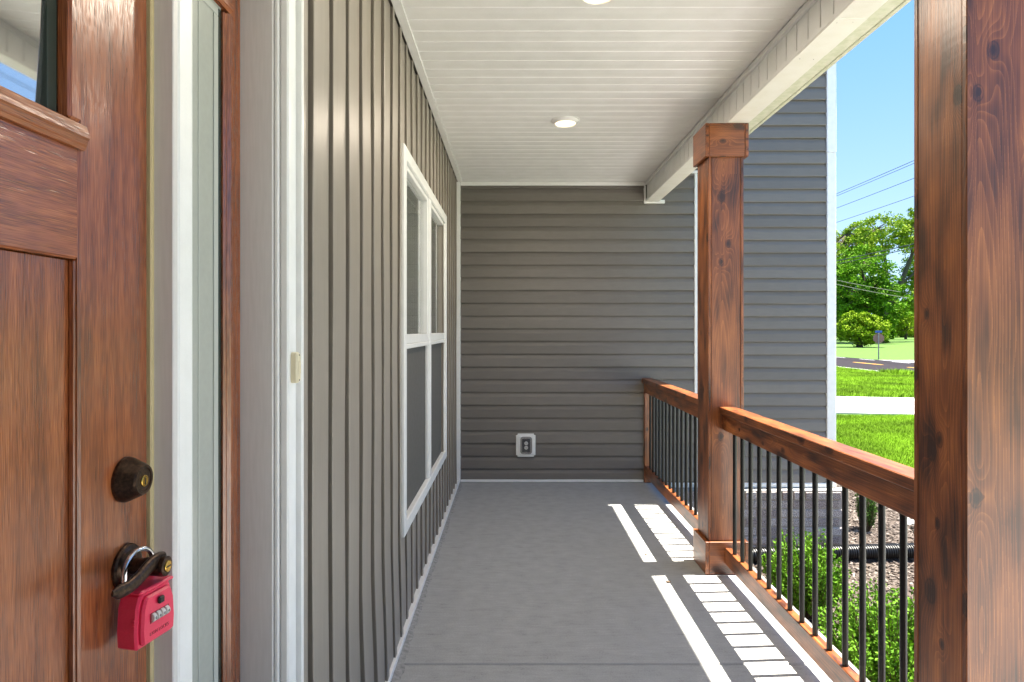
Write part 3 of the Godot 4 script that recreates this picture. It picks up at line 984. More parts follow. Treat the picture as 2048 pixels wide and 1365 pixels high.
	part("key_slot", bxm(0.0309, 0.0314, -0.0058, 0.0052, -0.0010, 0.0010, 0.0), M.black, bolt, Vector3(0, -0.002, 0))
	var lever := part("lever_handle", lathe([Vector2(0.0, 0.034), Vector2(0.004, 0.034), Vector2(0.007, 0.032), Vector2(0.0095, 0.026), Vector2(0.0105, 0.018), Vector2(0.0115, 0.0125), Vector2(0.032, 0.0115)], 40), M.bronze, door, P(X + 0.0006, 0.985, 0.967) + at)
	var arm := []
	var rad := []
	for k in 21:
		var t := k / 20.0
		arm.append(Vector3(lerpf(0.004, 0.0, t) + 0.005 * sin(t * PI), 0.004 - 0.002 * t + 0.007 * sin(t * TAU * 0.92 + 0.3) * (1.0 - 0.3 * t), lerpf(-0.012, 0.105, t)))
		rad.append((0.0125 - 0.0030 * t) * (1.0 if k < 19 else 0.75 if k == 19 else 0.4))
	var ast := tool()
	tube(ast, arm, rad, 18)
	var arm_mesh := ast.commit()
	var la := part("lever_arm", arm_mesh, M.bronze, lever, Vector3(0.047, 0, 0))
	la.scale = Vector3(0.6, 1, 1)
	part("lever_hub", lathe([Vector2(0.030, 0.0128), Vector2(0.060, 0.0155), Vector2(0.0645, 0.0148), Vector2(0.0655, 0.0125)], 28), M.bronze, lever)
	part("key_cylinder", lathe([Vector2(0.0645, 0.0088), Vector2(0.0668, 0.0088), Vector2(0.0672, 0.008)], 24), M.brass, lever)
	part("key_slot", bxm(0.0671, 0.0676, -0.001, 0.001, -0.0056, 0.0056, 0.0), M.black, lever)

	# frame: jambs, mullion between door and sidelight, casing
	var fr := thing("door_frame", "painted pale grey frame round the front door and sidelight", "door frame", P(-0.56, 0, 0.75))
	at = -fr.position
	part("weatherstrip", bxm(X - 0.012, X + 0.004, 0.035, 2.09, 1.0305, 1.0405, 0.002), M.weatherstrip, fr, at)
	part("mullion_side", bxm(X - 0.02, -0.5655, 0.02, 2.105, 1.0408, 1.056, 0.0015), M.jamb_paint, fr, at)
	part("mullion_face", bxm(-0.62, -0.564, 0.02, 2.105, 1.0565, 1.1, 0.003), M.white_trim, fr, at)
	part("mullion_edge", bxm(X - 0.012, -0.566, 0.02, 2.105, 1.1005, 1.106, 0.002), M.white_trim, fr, at)
	part("jamb", bxm(-0.615, -0.534, 0.02, 2.13, 1.3915, 1.412, 0.002), M.jamb_paint, fr, at)
	part("jamb", bxm(-0.615, -0.534, 0.02, 2.13, 0.08, 0.112, 0.002), M.jamb_paint, fr, at)
	part("head_jamb", bxm(-0.615, -0.534, 2.106, 2.13, 0.1125, 1.391, 0.002), M.jamb_paint, fr, at)
	part("casing", bxm(-0.5335, -0.5225, 0.02, 2.19, 1.396, 1.452, 0.003), M.white_trim, fr, at)
	part("casing", bxm(-0.522, -0.502, 0.02, 2.19, 1.3995, 1.452, 0.004), M.white_trim, fr, at)
	part("casing_lip", bxm(-0.53, -0.489, 0.02, 2.19, 1.4523, 1.4655, 0.0025), M.white_trim, fr, at)
	part("casing", bxm(-0.5335, -0.502, 0.02, 2.19, 0.0, 0.07, 0.004), M.white_trim, fr, at)
	part("head_casing", bxm(-0.5335, -0.502, 2.1305, 2.19, 0.0705, 1.395, 0.004), M.white_trim, fr, at)
	part("head_lip", bxm(-0.53, -0.489, 2.1905, 2.222, 0.0, 1.4655, 0.0025), M.white_trim, fr, at)
	part("threshold", bxm(-0.66, -0.50, 0.0005, 0.019, 0.0, 1.45, 0.003), M.steel, fr, at)

	var sl := thing("sidelight", "narrow frosted sidelight in a brown wooden frame beside the door", "sidelight", P(X, 0.03, 1.25))
	at = -sl.position
	part("pane", bxm(X - 0.03, X - 0.007, 0.20, 2.02, 1.124, 1.30, 0.0), M.frosted, sl, at)
	part("bevel_strip", bxm(X - 0.0068, X - 0.0045, 0.24, 1.995, 1.266, 1.284, 0.0018), M.frosted_edge, sl, at)
	part("bevel_strip", bxm(X - 0.0068, X - 0.0055, 0.24, 1.995, 1.205, 1.2085, 0.001), M.frosted_edge, sl, at)
	part("bevel_strip", bxm(X - 0.0068, X - 0.0045, 1.9955, 2.012, 1.135, 1.284, 0.0018), M.frosted_edge, sl, at)
	part("pane_edge", bxm(X - 0.0068, X - 0.0040, 0.22, 2.012, 1.2845, 1.294, 0.0005), M.dark_edge, sl, at)
	part("stile", bxm(X - 0.03, X - 0.004, 0.03, 2.10, 1.322, 1.388, 0.003, 1, Vector2(0.1, 0.1)), dw[0], sl, at)
	part("stile", bxm(X - 0.03, X - 0.004, 0.03, 2.10, 1.1065, 1.122, 0.003, 1), dw[1], sl, at)
	part("rail", bxm(X - 0.03, X - 0.0045, 2.0205, 2.10, 1.1225, 1.3215, 0.003, 2), dw[1], sl, at)
	part("rail", bxm(X - 0.03, X - 0.0045, 0.03, 0.20, 1.1225, 1.3215, 0.003, 2), dw[1], sl, at)
	part("moulding", bxm(X - 0.0068, X + 0.004, 0.215, 2.013, 1.2945, 1.3055, 0.004, 1), dw[1], sl, at)
	part("moulding", bxm(X - 0.0068, X + 0.0085, 0.21, 2.019, 1.306, 1.3295, 0.006, 1, Vector2(0.05, 0)), dw[0], sl, at)
	part("moulding", bxm(X - 0.0068, X + 0.0085, 2.0195, 2.043, 1.123, 1.3295, 0.006, 2), dw[0], sl, at)

# ------------------------------------------------------------------ window
func build_window() -> void:
	var X := -0.472
	var win := thing("porch_window", "white framed twin window in the front wall", "window", P(X, 0.44, 3.62))
	var at := -win.position
	var d0 := 2.735
	var d1 := 4.50
	var y0 := 0.44
	var y1 := 2.172
	var dm := 3.625
	# outer flange
	part("frame_side", bxm(-0.53, X, y0, y1, d0, d0 + 0.058, 0.004), M.white_trim, win, at)
	part("frame_side", bxm(-0.53, X, y0, y1, d1 - 0.058, d1, 0.004), M.white_trim, win, at)
	part("frame_head", bxm(-0.53, X - 0.0006, y1 - 0.062, y1, d0 + 0.0585, d1 - 0.0585, 0.004), M.white_trim, win, at)
	part("frame_sill", bxm(-0.53, X - 0.0006, y0, y0 + 0.058, d0 + 0.0585, d1 - 0.0585, 0.004), M.white_trim, win, at)
	part("mullion", bxm(-0.53, X - 0.003, y0 + 0.0585, y1 - 0.0625, dm - 0.034, dm + 0.034, 0.004), M.white_trim, win, at)
	var mid := 1.285
	for s in [[d0 + 0.0585, dm - 0.0345], [dm + 0.0345, d1 - 0.0585]]:
		var a: float = s[0]
		var b: float = s[1]
		# upper sash
		var up := part("upper_sash", bxm(-0.522, X - 0.010, mid + 0.002, mid + 0.046, a, b, 0.003), M.white_trim, win, at)
		part("sash_stile", bxm(-0.522, X - 0.012, mid + 0.0465, y1 - 0.0628, a, a + 0.022, 0.003), M.white_trim, up)
		part("sash_stile", bxm(-0.522, X - 0.012, mid + 0.0465, y1 - 0.0628, b - 0.022, b, 0.003), M.white_trim, up)
		part("sash_rail", bxm(-0.522, X - 0.0125, y1 - 0.086, y1 - 0.063, a + 0.0225, b - 0.0225, 0.003), M.white_trim, up)
		part("pane", bxm(-0.511, -0.508, mid + 0.0465, y1 - 0.0865, a + 0.0225, b - 0.0225, 0.0), M.glass, up)
		# insect screen over the lower half
		var lo := part("screen_frame", bxm(-0.514, X - 0.006, mid - 0.020, mid + 0.0015, a, b, 0.003), M.white_trim, win, at)
		part("screen_stile", bxm(-0.514, X - 0.012, y0 + 0.0585, mid - 0.0205, a, a + 0.014, 0.002), M.white_trim, lo)
		part("screen_stile", bxm(-0.514, X - 0.012, y0 + 0.0585, mid - 0.0205, b - 0.014, b, 0.002), M.white_trim, lo)
		part("insect_screen", bxm(-0.5, -0.4985, y0 + 0.0585, mid - 0.0205, a + 0.0145, b - 0.0145, 0.0), M.screen, lo)
	# blind inside
	var blind := thing("vertical_blind", "pale vertical blind hanging inside the porch window", "blind", P(-0.66, 0.5, 3.62))
	at = -blind.position
	part("head_rail", bxm(-0.70, -0.645, 2.16, 2.20, d0 + 0.0, d1 - 0.0, 0.003), M.blind, blind, at)
	var slat := bxm(-0.0012, 0.0012, 0.44, 2.158, -0.042, 0.042, 0.0)
	var d := d0 + 0.05
	while d < d1 - 0.04:
		var s := part("slat", slat, M.blind, blind, P(-0.672, 0, d) + at)
		s.rotation.y = 0.95 + rng.randf_range(-0.1, 0.1)
		d += 0.105

# ------------------------------------------------------------------ fittings on walls
func build_fittings() -> void:
	# doorbell on the casing
	var bell := thing("doorbell", "cream doorbell button on the white casing beside the door", "doorbell", P(-0.502, 1.265, 1.424))
	var out_x := func(p: Vector2, h: float) -> Vector3: return Vector3(h, p.y, p.x)
	part("housing", plate(rounded(0.024, 0.070, 0.008, 5), 0.0004, 0.016, 0.0045, out_x), M.cream, bell)
	part("push_button", plate(rounded(0.011, 0.030, 0.003, 3), 0.0161, 0.018, 0.0012, out_x), M.cream, bell)
	for s in [-1, 1]:
		part("screw", lathe([Vector2(0.0158, 0.0018), Vector2(0.0167, 0.0015)], 10), M.black, bell, Vector3(0, s * 0.0285, 0))
	# outlet on the end wall
	var outlet := thing("wall_outlet", "white outdoor outlet with a clear bubble cover on the end wall", "outlet", P(0.117, 0.332, BACK_D - 0.016))
	var out_z := func(p: Vector2, h: float) -> Vector3: return Vector3(p.x, p.y, h)
	var w := 0.0865
	var h := 0.102
	var n := 0.015
	var poly := [Vector2(-w + n, -h), Vector2(w - n, -h), Vector2(w - n, -h + n * 0.5), Vector2(w - n * 0.5, -h + n), Vector2(w, -h + n), Vector2(w, h - n), Vector2(w - n * 0.5, h - n), Vector2(w - n, h - n * 0.5), Vector2(w - n, h), Vector2(-w + n, h), Vector2(-w + n, h - n * 0.5), Vector2(-w + n * 0.5, h - n), Vector2(-w, h - n), Vector2(-w, -h + n), Vector2(-w + n * 0.5, -h + n), Vector2(-w + n, -h + n * 0.5)]
	part("mounting_block", plate(poly, 0.001, 0.020, 0.004, out_z), M.white_trim, outlet)
	part("raised_plate", plate(rounded(0.128, 0.160, 0.008, 3), 0.0202, 0.025, 0.002, out_z), M.white_trim, outlet, Vector3(0.004, 0, 0))
	var box_ := part("device_plate", plate(rounded(0.070, 0.118, 0.004, 3), 0.0252, 0.029, 0.001, out_z), M.black, outlet, Vector3(0.004, 0, 0))
	for s in [-1, 1]:
		var rcp := part("receptacle", lathe([Vector2(0.0290, 0.0165), Vector2(0.0315, 0.0165), Vector2(0.032, 0.0155)], 24, 2), M.dial, outlet, Vector3(0.004, 0.0195 * s, 0))
		for q in [[-0.0055, 0.003, 0.0012, 0.004], [0.0055, 0.003, 0.0012, 0.004], [0.0, -0.0065, 0.002, 0.002]]:
			part("slot", plate([Vector2(q[0] - q[2], q[1] - q[3]), Vector2(q[0] + q[2], q[1] - q[3]), Vector2(q[0] + q[2], q[1] + q[3]), Vector2(q[0] - q[2], q[1] + q[3])], 0.0319, 0.0324, 0.0001, out_z), M.black, rcp)
	var cover_glass: StandardMaterial3D = mat(Color(0.9, 0.9, 0.92, 0.05), 0.06)
	cover_glass.transparency = BaseMaterial3D.TRANSPARENCY_ALPHA
	part("bubble_cover", plate(rounded(0.098, 0.148, 0.022, 5), 0.026, 0.062, 0.012, out_z), cover_glass, outlet, Vector3(0.004, 0, 0))
	part("cover_rim", plate(rounded(0.104, 0.154, 0.024, 5), 0.0251, 0.0258, 0.0002, out_z), M.steel, outlet, Vector3(0.004, 0, 0))

# ------------------------------------------------------------------ key lockbox hanging from the lever
func build_lockbox() -> void:
	var box_ := thing("key_lockbox", "red key lockbox hanging by its shackle from the door lever", "lockbox", P(-0.554, 0.876, 0.957))
	box_.rotation.y = -0.2
	box_.scale = Vector3(1.0, 0.88, 0.9)
	# local: x out of the door, y up, z toward the camera
	var out_x := func(p: Vector2, h: float) -> Vector3: return Vector3(h, p.y, p.x)
	var outline := [Vector2(-0.041, 0.004), Vector2(-0.037, 0.0), Vector2(0.037, 0.0), Vector2(0.041, 0.004), Vector2(0.043, 0.03), Vector2(0.040, 0.070), Vector2(0.034, 0.088), Vector2(0.028, 0.093), Vector2(-0.028, 0.093), Vector2(-0.034, 0.088), Vector2(-0.040, 0.070), Vector2(-0.043, 0.03)]
	part("body", plate(outline, -0.024, 0.008, 0.003, out_x), M.red, box_)
	var lid := outline.map(func(p): return Vector2(p.x * 0.86, 0.045 + (p.y - 0.045) * 0.86))
	part("front_cover", plate(lid, 0.0083, 0.015, 0.0035, out_x), M.red, box_)
	part("top_lip", plate([Vector2(-0.036, 0.0925), Vector2(0.036, 0.0925), Vector2(0.038, 0.096), Vector2(0.034, 0.099), Vector2(-0.034, 0.099), Vector2(-0.038, 0.096)], -0.026, 0.012, 0.002, out_x), M.red, box_)
	# shackle over the lever hub
	var arc := []
	for k in 15:
		var t := PI * k / 14.0
		arc.append(Vector3(-0.021, 0.125 + 0.030 * sin(t), -0.031 * cos(t)))
	var pts := [Vector3(-0.021, 0.0995, -0.031)] + arc + [Vector3(-0.021, 0.0995, 0.031)]
	part("shackle", tube_mesh(pts, 0.0042, 12), M.chrome, box_)
	# latch button, dials, lettering
	part("latch_button", bxm(0.0152, 0.021, 0.066, 0.078, -0.006, 0.006, 0.002), M.black, box_)
	var window := part("dial_window", bxm(0.0151, 0.0158, 0.0385, 0.0555, -0.021, 0.021, 0.0003), M.red_dark, box_)
	for k in 4:
		var z := 0.0145 - k * 0.0097
		var dial := part("dial", lathe([Vector2(-0.0036, 0.0072), Vector2(-0.003, 0.0082), Vector2(0.003, 0.0082), Vector2(0.0036, 0.0072)], 20, 2), M.dial, window, Vector3(0.0128, 0.047, z))
		var tm := TextMesh.new()
		tm.text = "0"
		tm.font = SystemFont.new()
		tm.font_size = 14
		tm.pixel_size = 0.00042
		tm.depth = 0.0004
		var dg := part("digit", tm, M.black, window, Vector3(0.0211, 0.047, z))
		dg.rotation.y = PI / 2
		part("dial_bar", bxm(0.0165, 0.0172, 0.0400, 0.0408, -0.0022, 0.0022, 0.0), M.black, window, Vector3(0, 0, z))
	var tm2 := TextMesh.new()
	tm2.text = "LION LOCKS"
	tm2.font = SystemFont.new()
	tm2.font_size = 16
	tm2.pixel_size = 0.00046
	tm2.depth = 0.0004
	var tx := part("lettering", tm2, M.red_dark, box_, Vector3(0.0152, 0.021, 0))
	tx.rotation.y = PI / 2
	for s in [-1, 1]:
		for k in 3:
			part("grip_rib", bxm(0.0, 0.0062, 0.042 + k * 0.0045, 0.044 + k * 0.0045, -0.0008, 0.0008, 0.0004), M.red, box_, Vector3(0, 0, s * 0.0425))

# ------------------------------------------------------------------ planting
func leaf(st: SurfaceTool, p: Vector3, dir: Vector3, side: Vector3, l: float, w: float, c: Color) -> void:
	var up := side.cross(dir).normalized()
	var a := p
	var b := p + dir * l * 0.5 + side * w * 0.5 + up * w * 0.12
	var e := p + dir * l
	var d := p + dir * l * 0.5 - side * w * 0.5 + up * w * 0.12
	var m := p + dir * l * 0.5
	st.set_color(c)
	for q in [[a, b, m], [m, b, e], [a, m, d], [m, e, d]]:
		var n: Vector3 = ((q[0] - q[2]) as Vector3).cross(q[0] - q[1]).normalized()
		for v in q:
			st.set_normal(n)
			st.add_vertex(v)

func rand_dir(r: RandomNumberGenerator) -> Vector3:
	var v := Vector3(r.randfn(), r.randfn(), r.randfn())
	return v.normalized() if v.length() > 0.01 else Vector3.UP

func shrub(at: Vector3, w: float, h: float, shoots: int, per: int, ll: float, seed_: int, label: String, cols: Array, called := "leafy_shrub") -> void:
	var r := RandomNumberGenerator.new()
	r.seed = seed_
	var o := thing(called, label, "shrub", at, "shrubs planted in the mulch bed")
	var st := tool()
	var tw := tool()
	for s in shoots:
		var a := r.randf() * TAU
		var rad := sqrt(r.randf()) * w * 0.5
		var top := Vector3(cos(a) * rad, h * (0.55 + 0.45 * r.randf()) * (1.0 - 0.35 * pow(rad / (w * 0.5), 2.0)), sin(a) * rad)
		var base := Vector3(top.x * 0.25, 0.0, top.z * 0.25)
		var mid := base.lerp(top, 0.5) + Vector3(top.x, 0, top.z) * 0.18
		var pts := []
		for k in 6:
			var t := k / 5.0
			pts.append(base.lerp(mid, t).lerp(mid.lerp(top, t), t))
		tube(tw, pts, [0.004, 0.0036, 0.003, 0.0026, 0.002, 0.0012], 5, false)
		var tint: float = r.randf()
		for k in per:
			var t := 0.22 + 0.78 * (k + r.randf()) / per
			var p: Vector3 = base.lerp(mid, t).lerp(mid.lerp(top, t), t)
			var out := (Vector3(p.x, 0, p.z).normalized() * 0.5 + Vector3.UP * 0.55 + rand_dir(r) * 0.9).normalized()
			var side := out.cross(rand_dir(r)).normalized()
			var c: Color = (cols[0] as Color).lerp(cols[1], clampf(tint * 0.5 + r.randf() * 0.5, 0, 1))
			leaf(st, p + rand_dir(r) * 0.012, out, side, ll * r.randf_range(0.7, 1.25), ll * 0.62, c)
	part("stems", tw.commit(), M.twig, o)
	part("foliage", st.commit(), M.plant, o)

func build_garden() -> void:
	var g := GROUND + 0.03
	var fresh := [Color(0.06, 0.16, 0.012), Color(0.17, 0.34, 0.03)]
	var deep := [Color(0.03, 0.075, 0.014), Color(0.07, 0.14, 0.025)]
	shrub(P(1.97, g, 4.22), 0.54, 0.62, 190, 60, 0.024, 3, "bright green shrub in front of the brick base", fresh)
	shrub(P(2.02, g, 3.28), 0.78, 0.62, 260, 60, 0.024, 5, "wide bright green shrub below the railing near the right post", fresh)
	shrub(P(1.98, g, 2.45), 0.60, 0.60, 120, 50, 0.024, 6, "bright green shrub hidden behind the right post", fresh)
	shrub(P(3.40, g, 6.0), 0.20, 0.55, 60, 44, 0.02, 8, "slim upright dark green shrub in the mulch beyond the brick base", deep, "upright_shrub")
	# corrugated drain pipe lying on the mulch
	var path := []
	for k in 41:
		var t := k / 40.0
		path.append(P(lerpf(1.45, 4.1, t), g + 0.062 + 0.05 * t * t, 5.12 + 0.16 * t + 0.04 * sin(t * 5.0)))
	var pts := []
	var radii := []
	var n := 140
	for k in n * 4 + 1:
		var t := float(k) / (n * 4) * 40.0
		var i := mini(int(t), 39)
		pts.append((path[i] as Vector3).lerp(path[i + 1], t - i))
		radii.append([0.051, 0.051, 0.0615, 0.0615][k % 4])
	var pst := tool()
	tube(pst, pts, radii, 20, true, true)
	var pipe := part("drain_pipe", pst.commit(), M.pipe)
	tag(pipe, "black corrugated drain pipe lying across the mulch bed", "pipe")
	# shredded bark
	var r := RandomNumberGenerator.new()
	r.seed = 21
	var st := tool()
	box(st, Vector3(-0.5, -0.12, -0.16), Vector3(0.5, 0.12, 0.16), 0.08)
	var chips := MultiMesh.new()
	chips.transform_format = MultiMesh.TRANSFORM_3D
	chips.use_colors = true
	chips.mesh = st.commit()
	var count := 26000
	chips.instance_count = count
	for k in count:
		var p := P(r.randf_range(1.43, 4.15), g + 0.003 + absf(r.randfn()) * 0.006, r.randf_range(1.8, 9.15))
		var b := Basis.from_euler(Vector3(r.randf_range(-0.4, 0.4), r.randf() * TAU, r.randf_range(-0.5, 0.5)))
		var l := r.randf_range(0.018, 0.055)
		b = b.scaled_local(Vector3(l, r.randf_range(0.02, 0.035), r.randf_range(0.03, 0.06)))
		chips.set_instance_transform(k, Transform3D(b, p))
		var v := r.randf()
		chips.set_instance_color(k, Color(0.06, 0.042, 0.032).lerp(Color(0.235, 0.195, 0.165), v * v))
	var mulch := MultiMeshInstance3D.new()
	mulch.name = "bark_mulch"
	mulch.multimesh = chips
	mulch.material_override = M.chip
	add_child(mulch)
	tag(mulch, "shredded brown bark mulch covering the planting bed", "mulch", "", "stuff")
	# grass tufts
	st = tool()
	for k in 16:
		var a := r.randf() * TAU
		var q := Vector3(cos(a), 0, sin(a)) * r.randf() * 0.05
		var lean := Vector3(cos(a * 1.7), 0, sin(a * 1.7)) * r.randf_range(0.01, 0.04)
		var hh := r.randf_range(0.035, 0.07)
		var side := Vector3(sin(a), 0, cos(a)) * 0.0035
		var nrm := (Vector3.UP * 0.7 + lean.normalized() * 0.4).normalized()
		var tip := q + lean + Vector3.UP * hh
		var v := r.randf()
		st.set_color(Color(0.05, 0.12, 0.005).lerp(Color(0.13, 0.26, 0.014), v))
		for vv in [q - side, q + side, tip]:
			st.set_normal(nrm)
			st.add_vertex(vv)
	var tuft := st.commit()
	var grass := MultiMesh.new()
	grass.transform_format = MultiMesh.TRANSFORM_3D
	grass.use_colors = true
	grass.mesh = tuft
	var places := []
	for k in 52000:
		var d := r.randf_range(5.0, 14.2)
		var x := r.randf_range(4.2, 11.0)
		if d < 7.0 and x < 6.15: continue
		if d > 12.95 - (x - 2.9) * 0.17 + 2.35: continue
		places.append([x, d, r.randf_range(0.7, 1.2)])
	for k in 42000:
		places.append([r.randf_range(8.0, 16.9), r.randf_range(18.3, 36.0), r.randf_range(1.2, 2.2)])
	for k in 300:
		places.append([r.randf_range(16.6, 17.3), r.randf_range(26.6, 28.2), r.randf_range(2.0, 4.6)])
	grass.instance_count = places.size()
	var patch := noise(5, 0.5, 2)
	for k in places.size():
		var p = places[k]
		var b := Basis(Vector3.UP, r.randf() * TAU).scaled(Vector3.ONE * p[2])
		grass.set_instance_transform(k, Transform3D(b, P(p[0], GROUND, p[1])))
		var t: float = 0.95 + 0.6 * patch.get_noise_2d(p[0], p[1]) + r.randf_range(-0.12, 0.12)
		grass.set_instance_color(k, Color(t * 1.02, t, t * 0.9))
	var gi := MultiMeshInstance3D.new()
	gi.name = "grass"
	gi.multimesh = grass
	gi.material_override = M.plant
	add_child(gi)
	tag(gi, "bright mown grass on both sides of the pale driveway", "grass", "", "stuff")

# ------------------------------------------------------------------ street
func build_street() -> void:
	var s := thing("stop_sign", "back of an octagonal road sign with a blue street plate across the road", "road sign", P(24.62, GROUND, 42.0))
	part("post", bxm(-0.04, 0.04, -0.2, 1.9, -0.03, 0.03, 0.004), M.steel, s)
	var oct := []
	for k in 8:
		var a := TAU * (k + 0.5) / 8.0
		oct.append(Vector2(cos(a), sin(a)) * 0.345)
	var pl := part("sign_plate", plate(oct, -0.036, -0.031, 0.001, func(p, h): return Vector3(p.x, p.y + 1.42, h)), M.sign_back, s)
	part("street_plate", bxm(-0.20, 0.20, 1.80, 1.93, -0.052, -0.042, 0.002), M.blue_sign, s)
	s.rotation.y = -0.53
	# utility wires parallel to the road, with their poles outside the picture
	var poles := []
	for d in [5.0, 95.0]:
		var pl2 := thing("utility_pole", ["brown wooden utility pole near the house across the road", "brown wooden utility pole far along the road"][0 if d < 50 else 1], "utility pole", P(26.0, GROUND, d), "utility poles along the road")
		part("pole", lathe([Vector2(-0.5, 0.17), Vector2(13.2, 0.11)], 14, 1), M.pole, pl2)
		part("crossarm", bxm(-1.1, 1.1, 12.35, 12.5, -0.06, 0.06, 0.01), M.pole, pl2)
		poles.append(pl2)
	var wires := [[0.0, 12.45, 0.020, "upper dark utility wire of the topmost pair"], [0.35, 12.42, 0.018, "lower dark utility wire of the topmost pair"], [0.0, 11.30, 0.018, "single dark utility wire below the topmost pair"], [0.0, 10.15, 0.018, "third dark utility wire down against the blue sky"], [0.0, 7.05, 0.035, "thick dark utility cable in front of the trees"], [0.0, 6.80, 0.028, "second dark cable just below the thick cable before the trees"]]
	for w in wires:
		var pts := []
		for k in 25:
			var t := k / 24.0
			pts.append(P(26.0 + w[0], w[1] - 0.9 * 4.0 * t * (1.0 - t) + 0.75, lerpf(5.0, 95.0, t)))
		tag(part("utility_wire", tube_mesh(pts, w[2], 5), M.wire), w[3], "wire", "utility wires along the road")
	for w in [[P(26, 6.0, 55.0), P(40, 4.6, 63.0), "pale service wire dipping to the right before the trees"], [P(26.2, 6.9, 58.0), P(41, 5.4, 66.0), "pale service wire above the dipping one before the trees"]]:
		var pts := []
		for k in 9:
			var t := k / 8.0
			pts.append((w[0] as Vector3).lerp(w[1], t) - Vector3(0, 0.5 * t * (1 - t), 0))
		tag(part("utility_wire", tube_mesh(pts, 0.025, 5), M.steel), w[2], "wire", "service wires across the road")

# ------------------------------------------------------------------ trees
func tree(at: Vector3, label: String, crown: Array, trunk: Array, leaves: int, size: float, cols: Array, seed_: int, clumps: int, called := "leafy_tree", group := "trees across the road") -> void:
	# crown: list of [centre, radii]; trunk: list of [points, radii]
	var r := RandomNumberGenerator.new()
	r.seed = seed_
	var o := thing(called, label, "tree" if called != "round_bush" else "bush", at, group)
	var ts := tool()
	for t in trunk:
		tube(ts, t[0], t[1], 8, false)
	var st := tool()
	for c in crown:
		var mid: Vector3 = c[0]
		var rad: Vector3 = c[1]
		for k in int(clumps * 1.35):
			var dir := rand_dir(r)
			var p := mid + dir * rad * (0.35 + 0.65 * pow(r.randf(), 0.45))
			var spread := rad.length() * r.randf_range(0.07, 0.15)
			# a limb towards the clump
			var near_: Vector3 = trunk[0][0][-1]
			if k % 4 == 0 and called != "round_bush":
				var best := 1e9
				for t in trunk:
					for q in t[0]:
						if q.distance_to(p) < best and q.y > p.y * 0.35:
							best = q.distance_to(p)
							near_ = q
				tube(ts, [near_, near_.lerp(p, 0.5) + Vector3(0, 0.04, 0) * best, p], [rad.length() * 0.012, rad.length() * 0.008, rad.length() * 0.004], 5, false)
			var tint := r.randf()
			for i in leaves:
				var q := p + rand_dir(r) * spread * pow(r.randf(), 0.5) * Vector3(1.2, 0.75, 1.2)
				var n := (rand_dir(r) + Vector3.UP * 0.6).normalized()
				var side := n.cross(rand_dir(r)).normalized()
				var dirn := side.cross(n)
				var s := size * r.randf_range(0.6, 1.3)
				var col: Color = (cols[0] as Color).lerp(cols[1], clampf(tint * 0.6 + r.randf() * 0.4, 0, 1))
				st.set_color(col)
				var a := q - side * s * 0.5
				var b := q + dirn * s * 0.5
				var cc := q + side * s * 0.5
				var d := q - dirn * s * 0.5
				face(st, [a, b, cc, d], n)
	part("trunk", ts.commit(), M.bark, o)
	part("crown", st.commit(), M.plant, o)

func at_px(px: float, depth: float) -> Vector3:
	return P((px - 1025.0) / 1250.0 * depth, GROUND, depth)

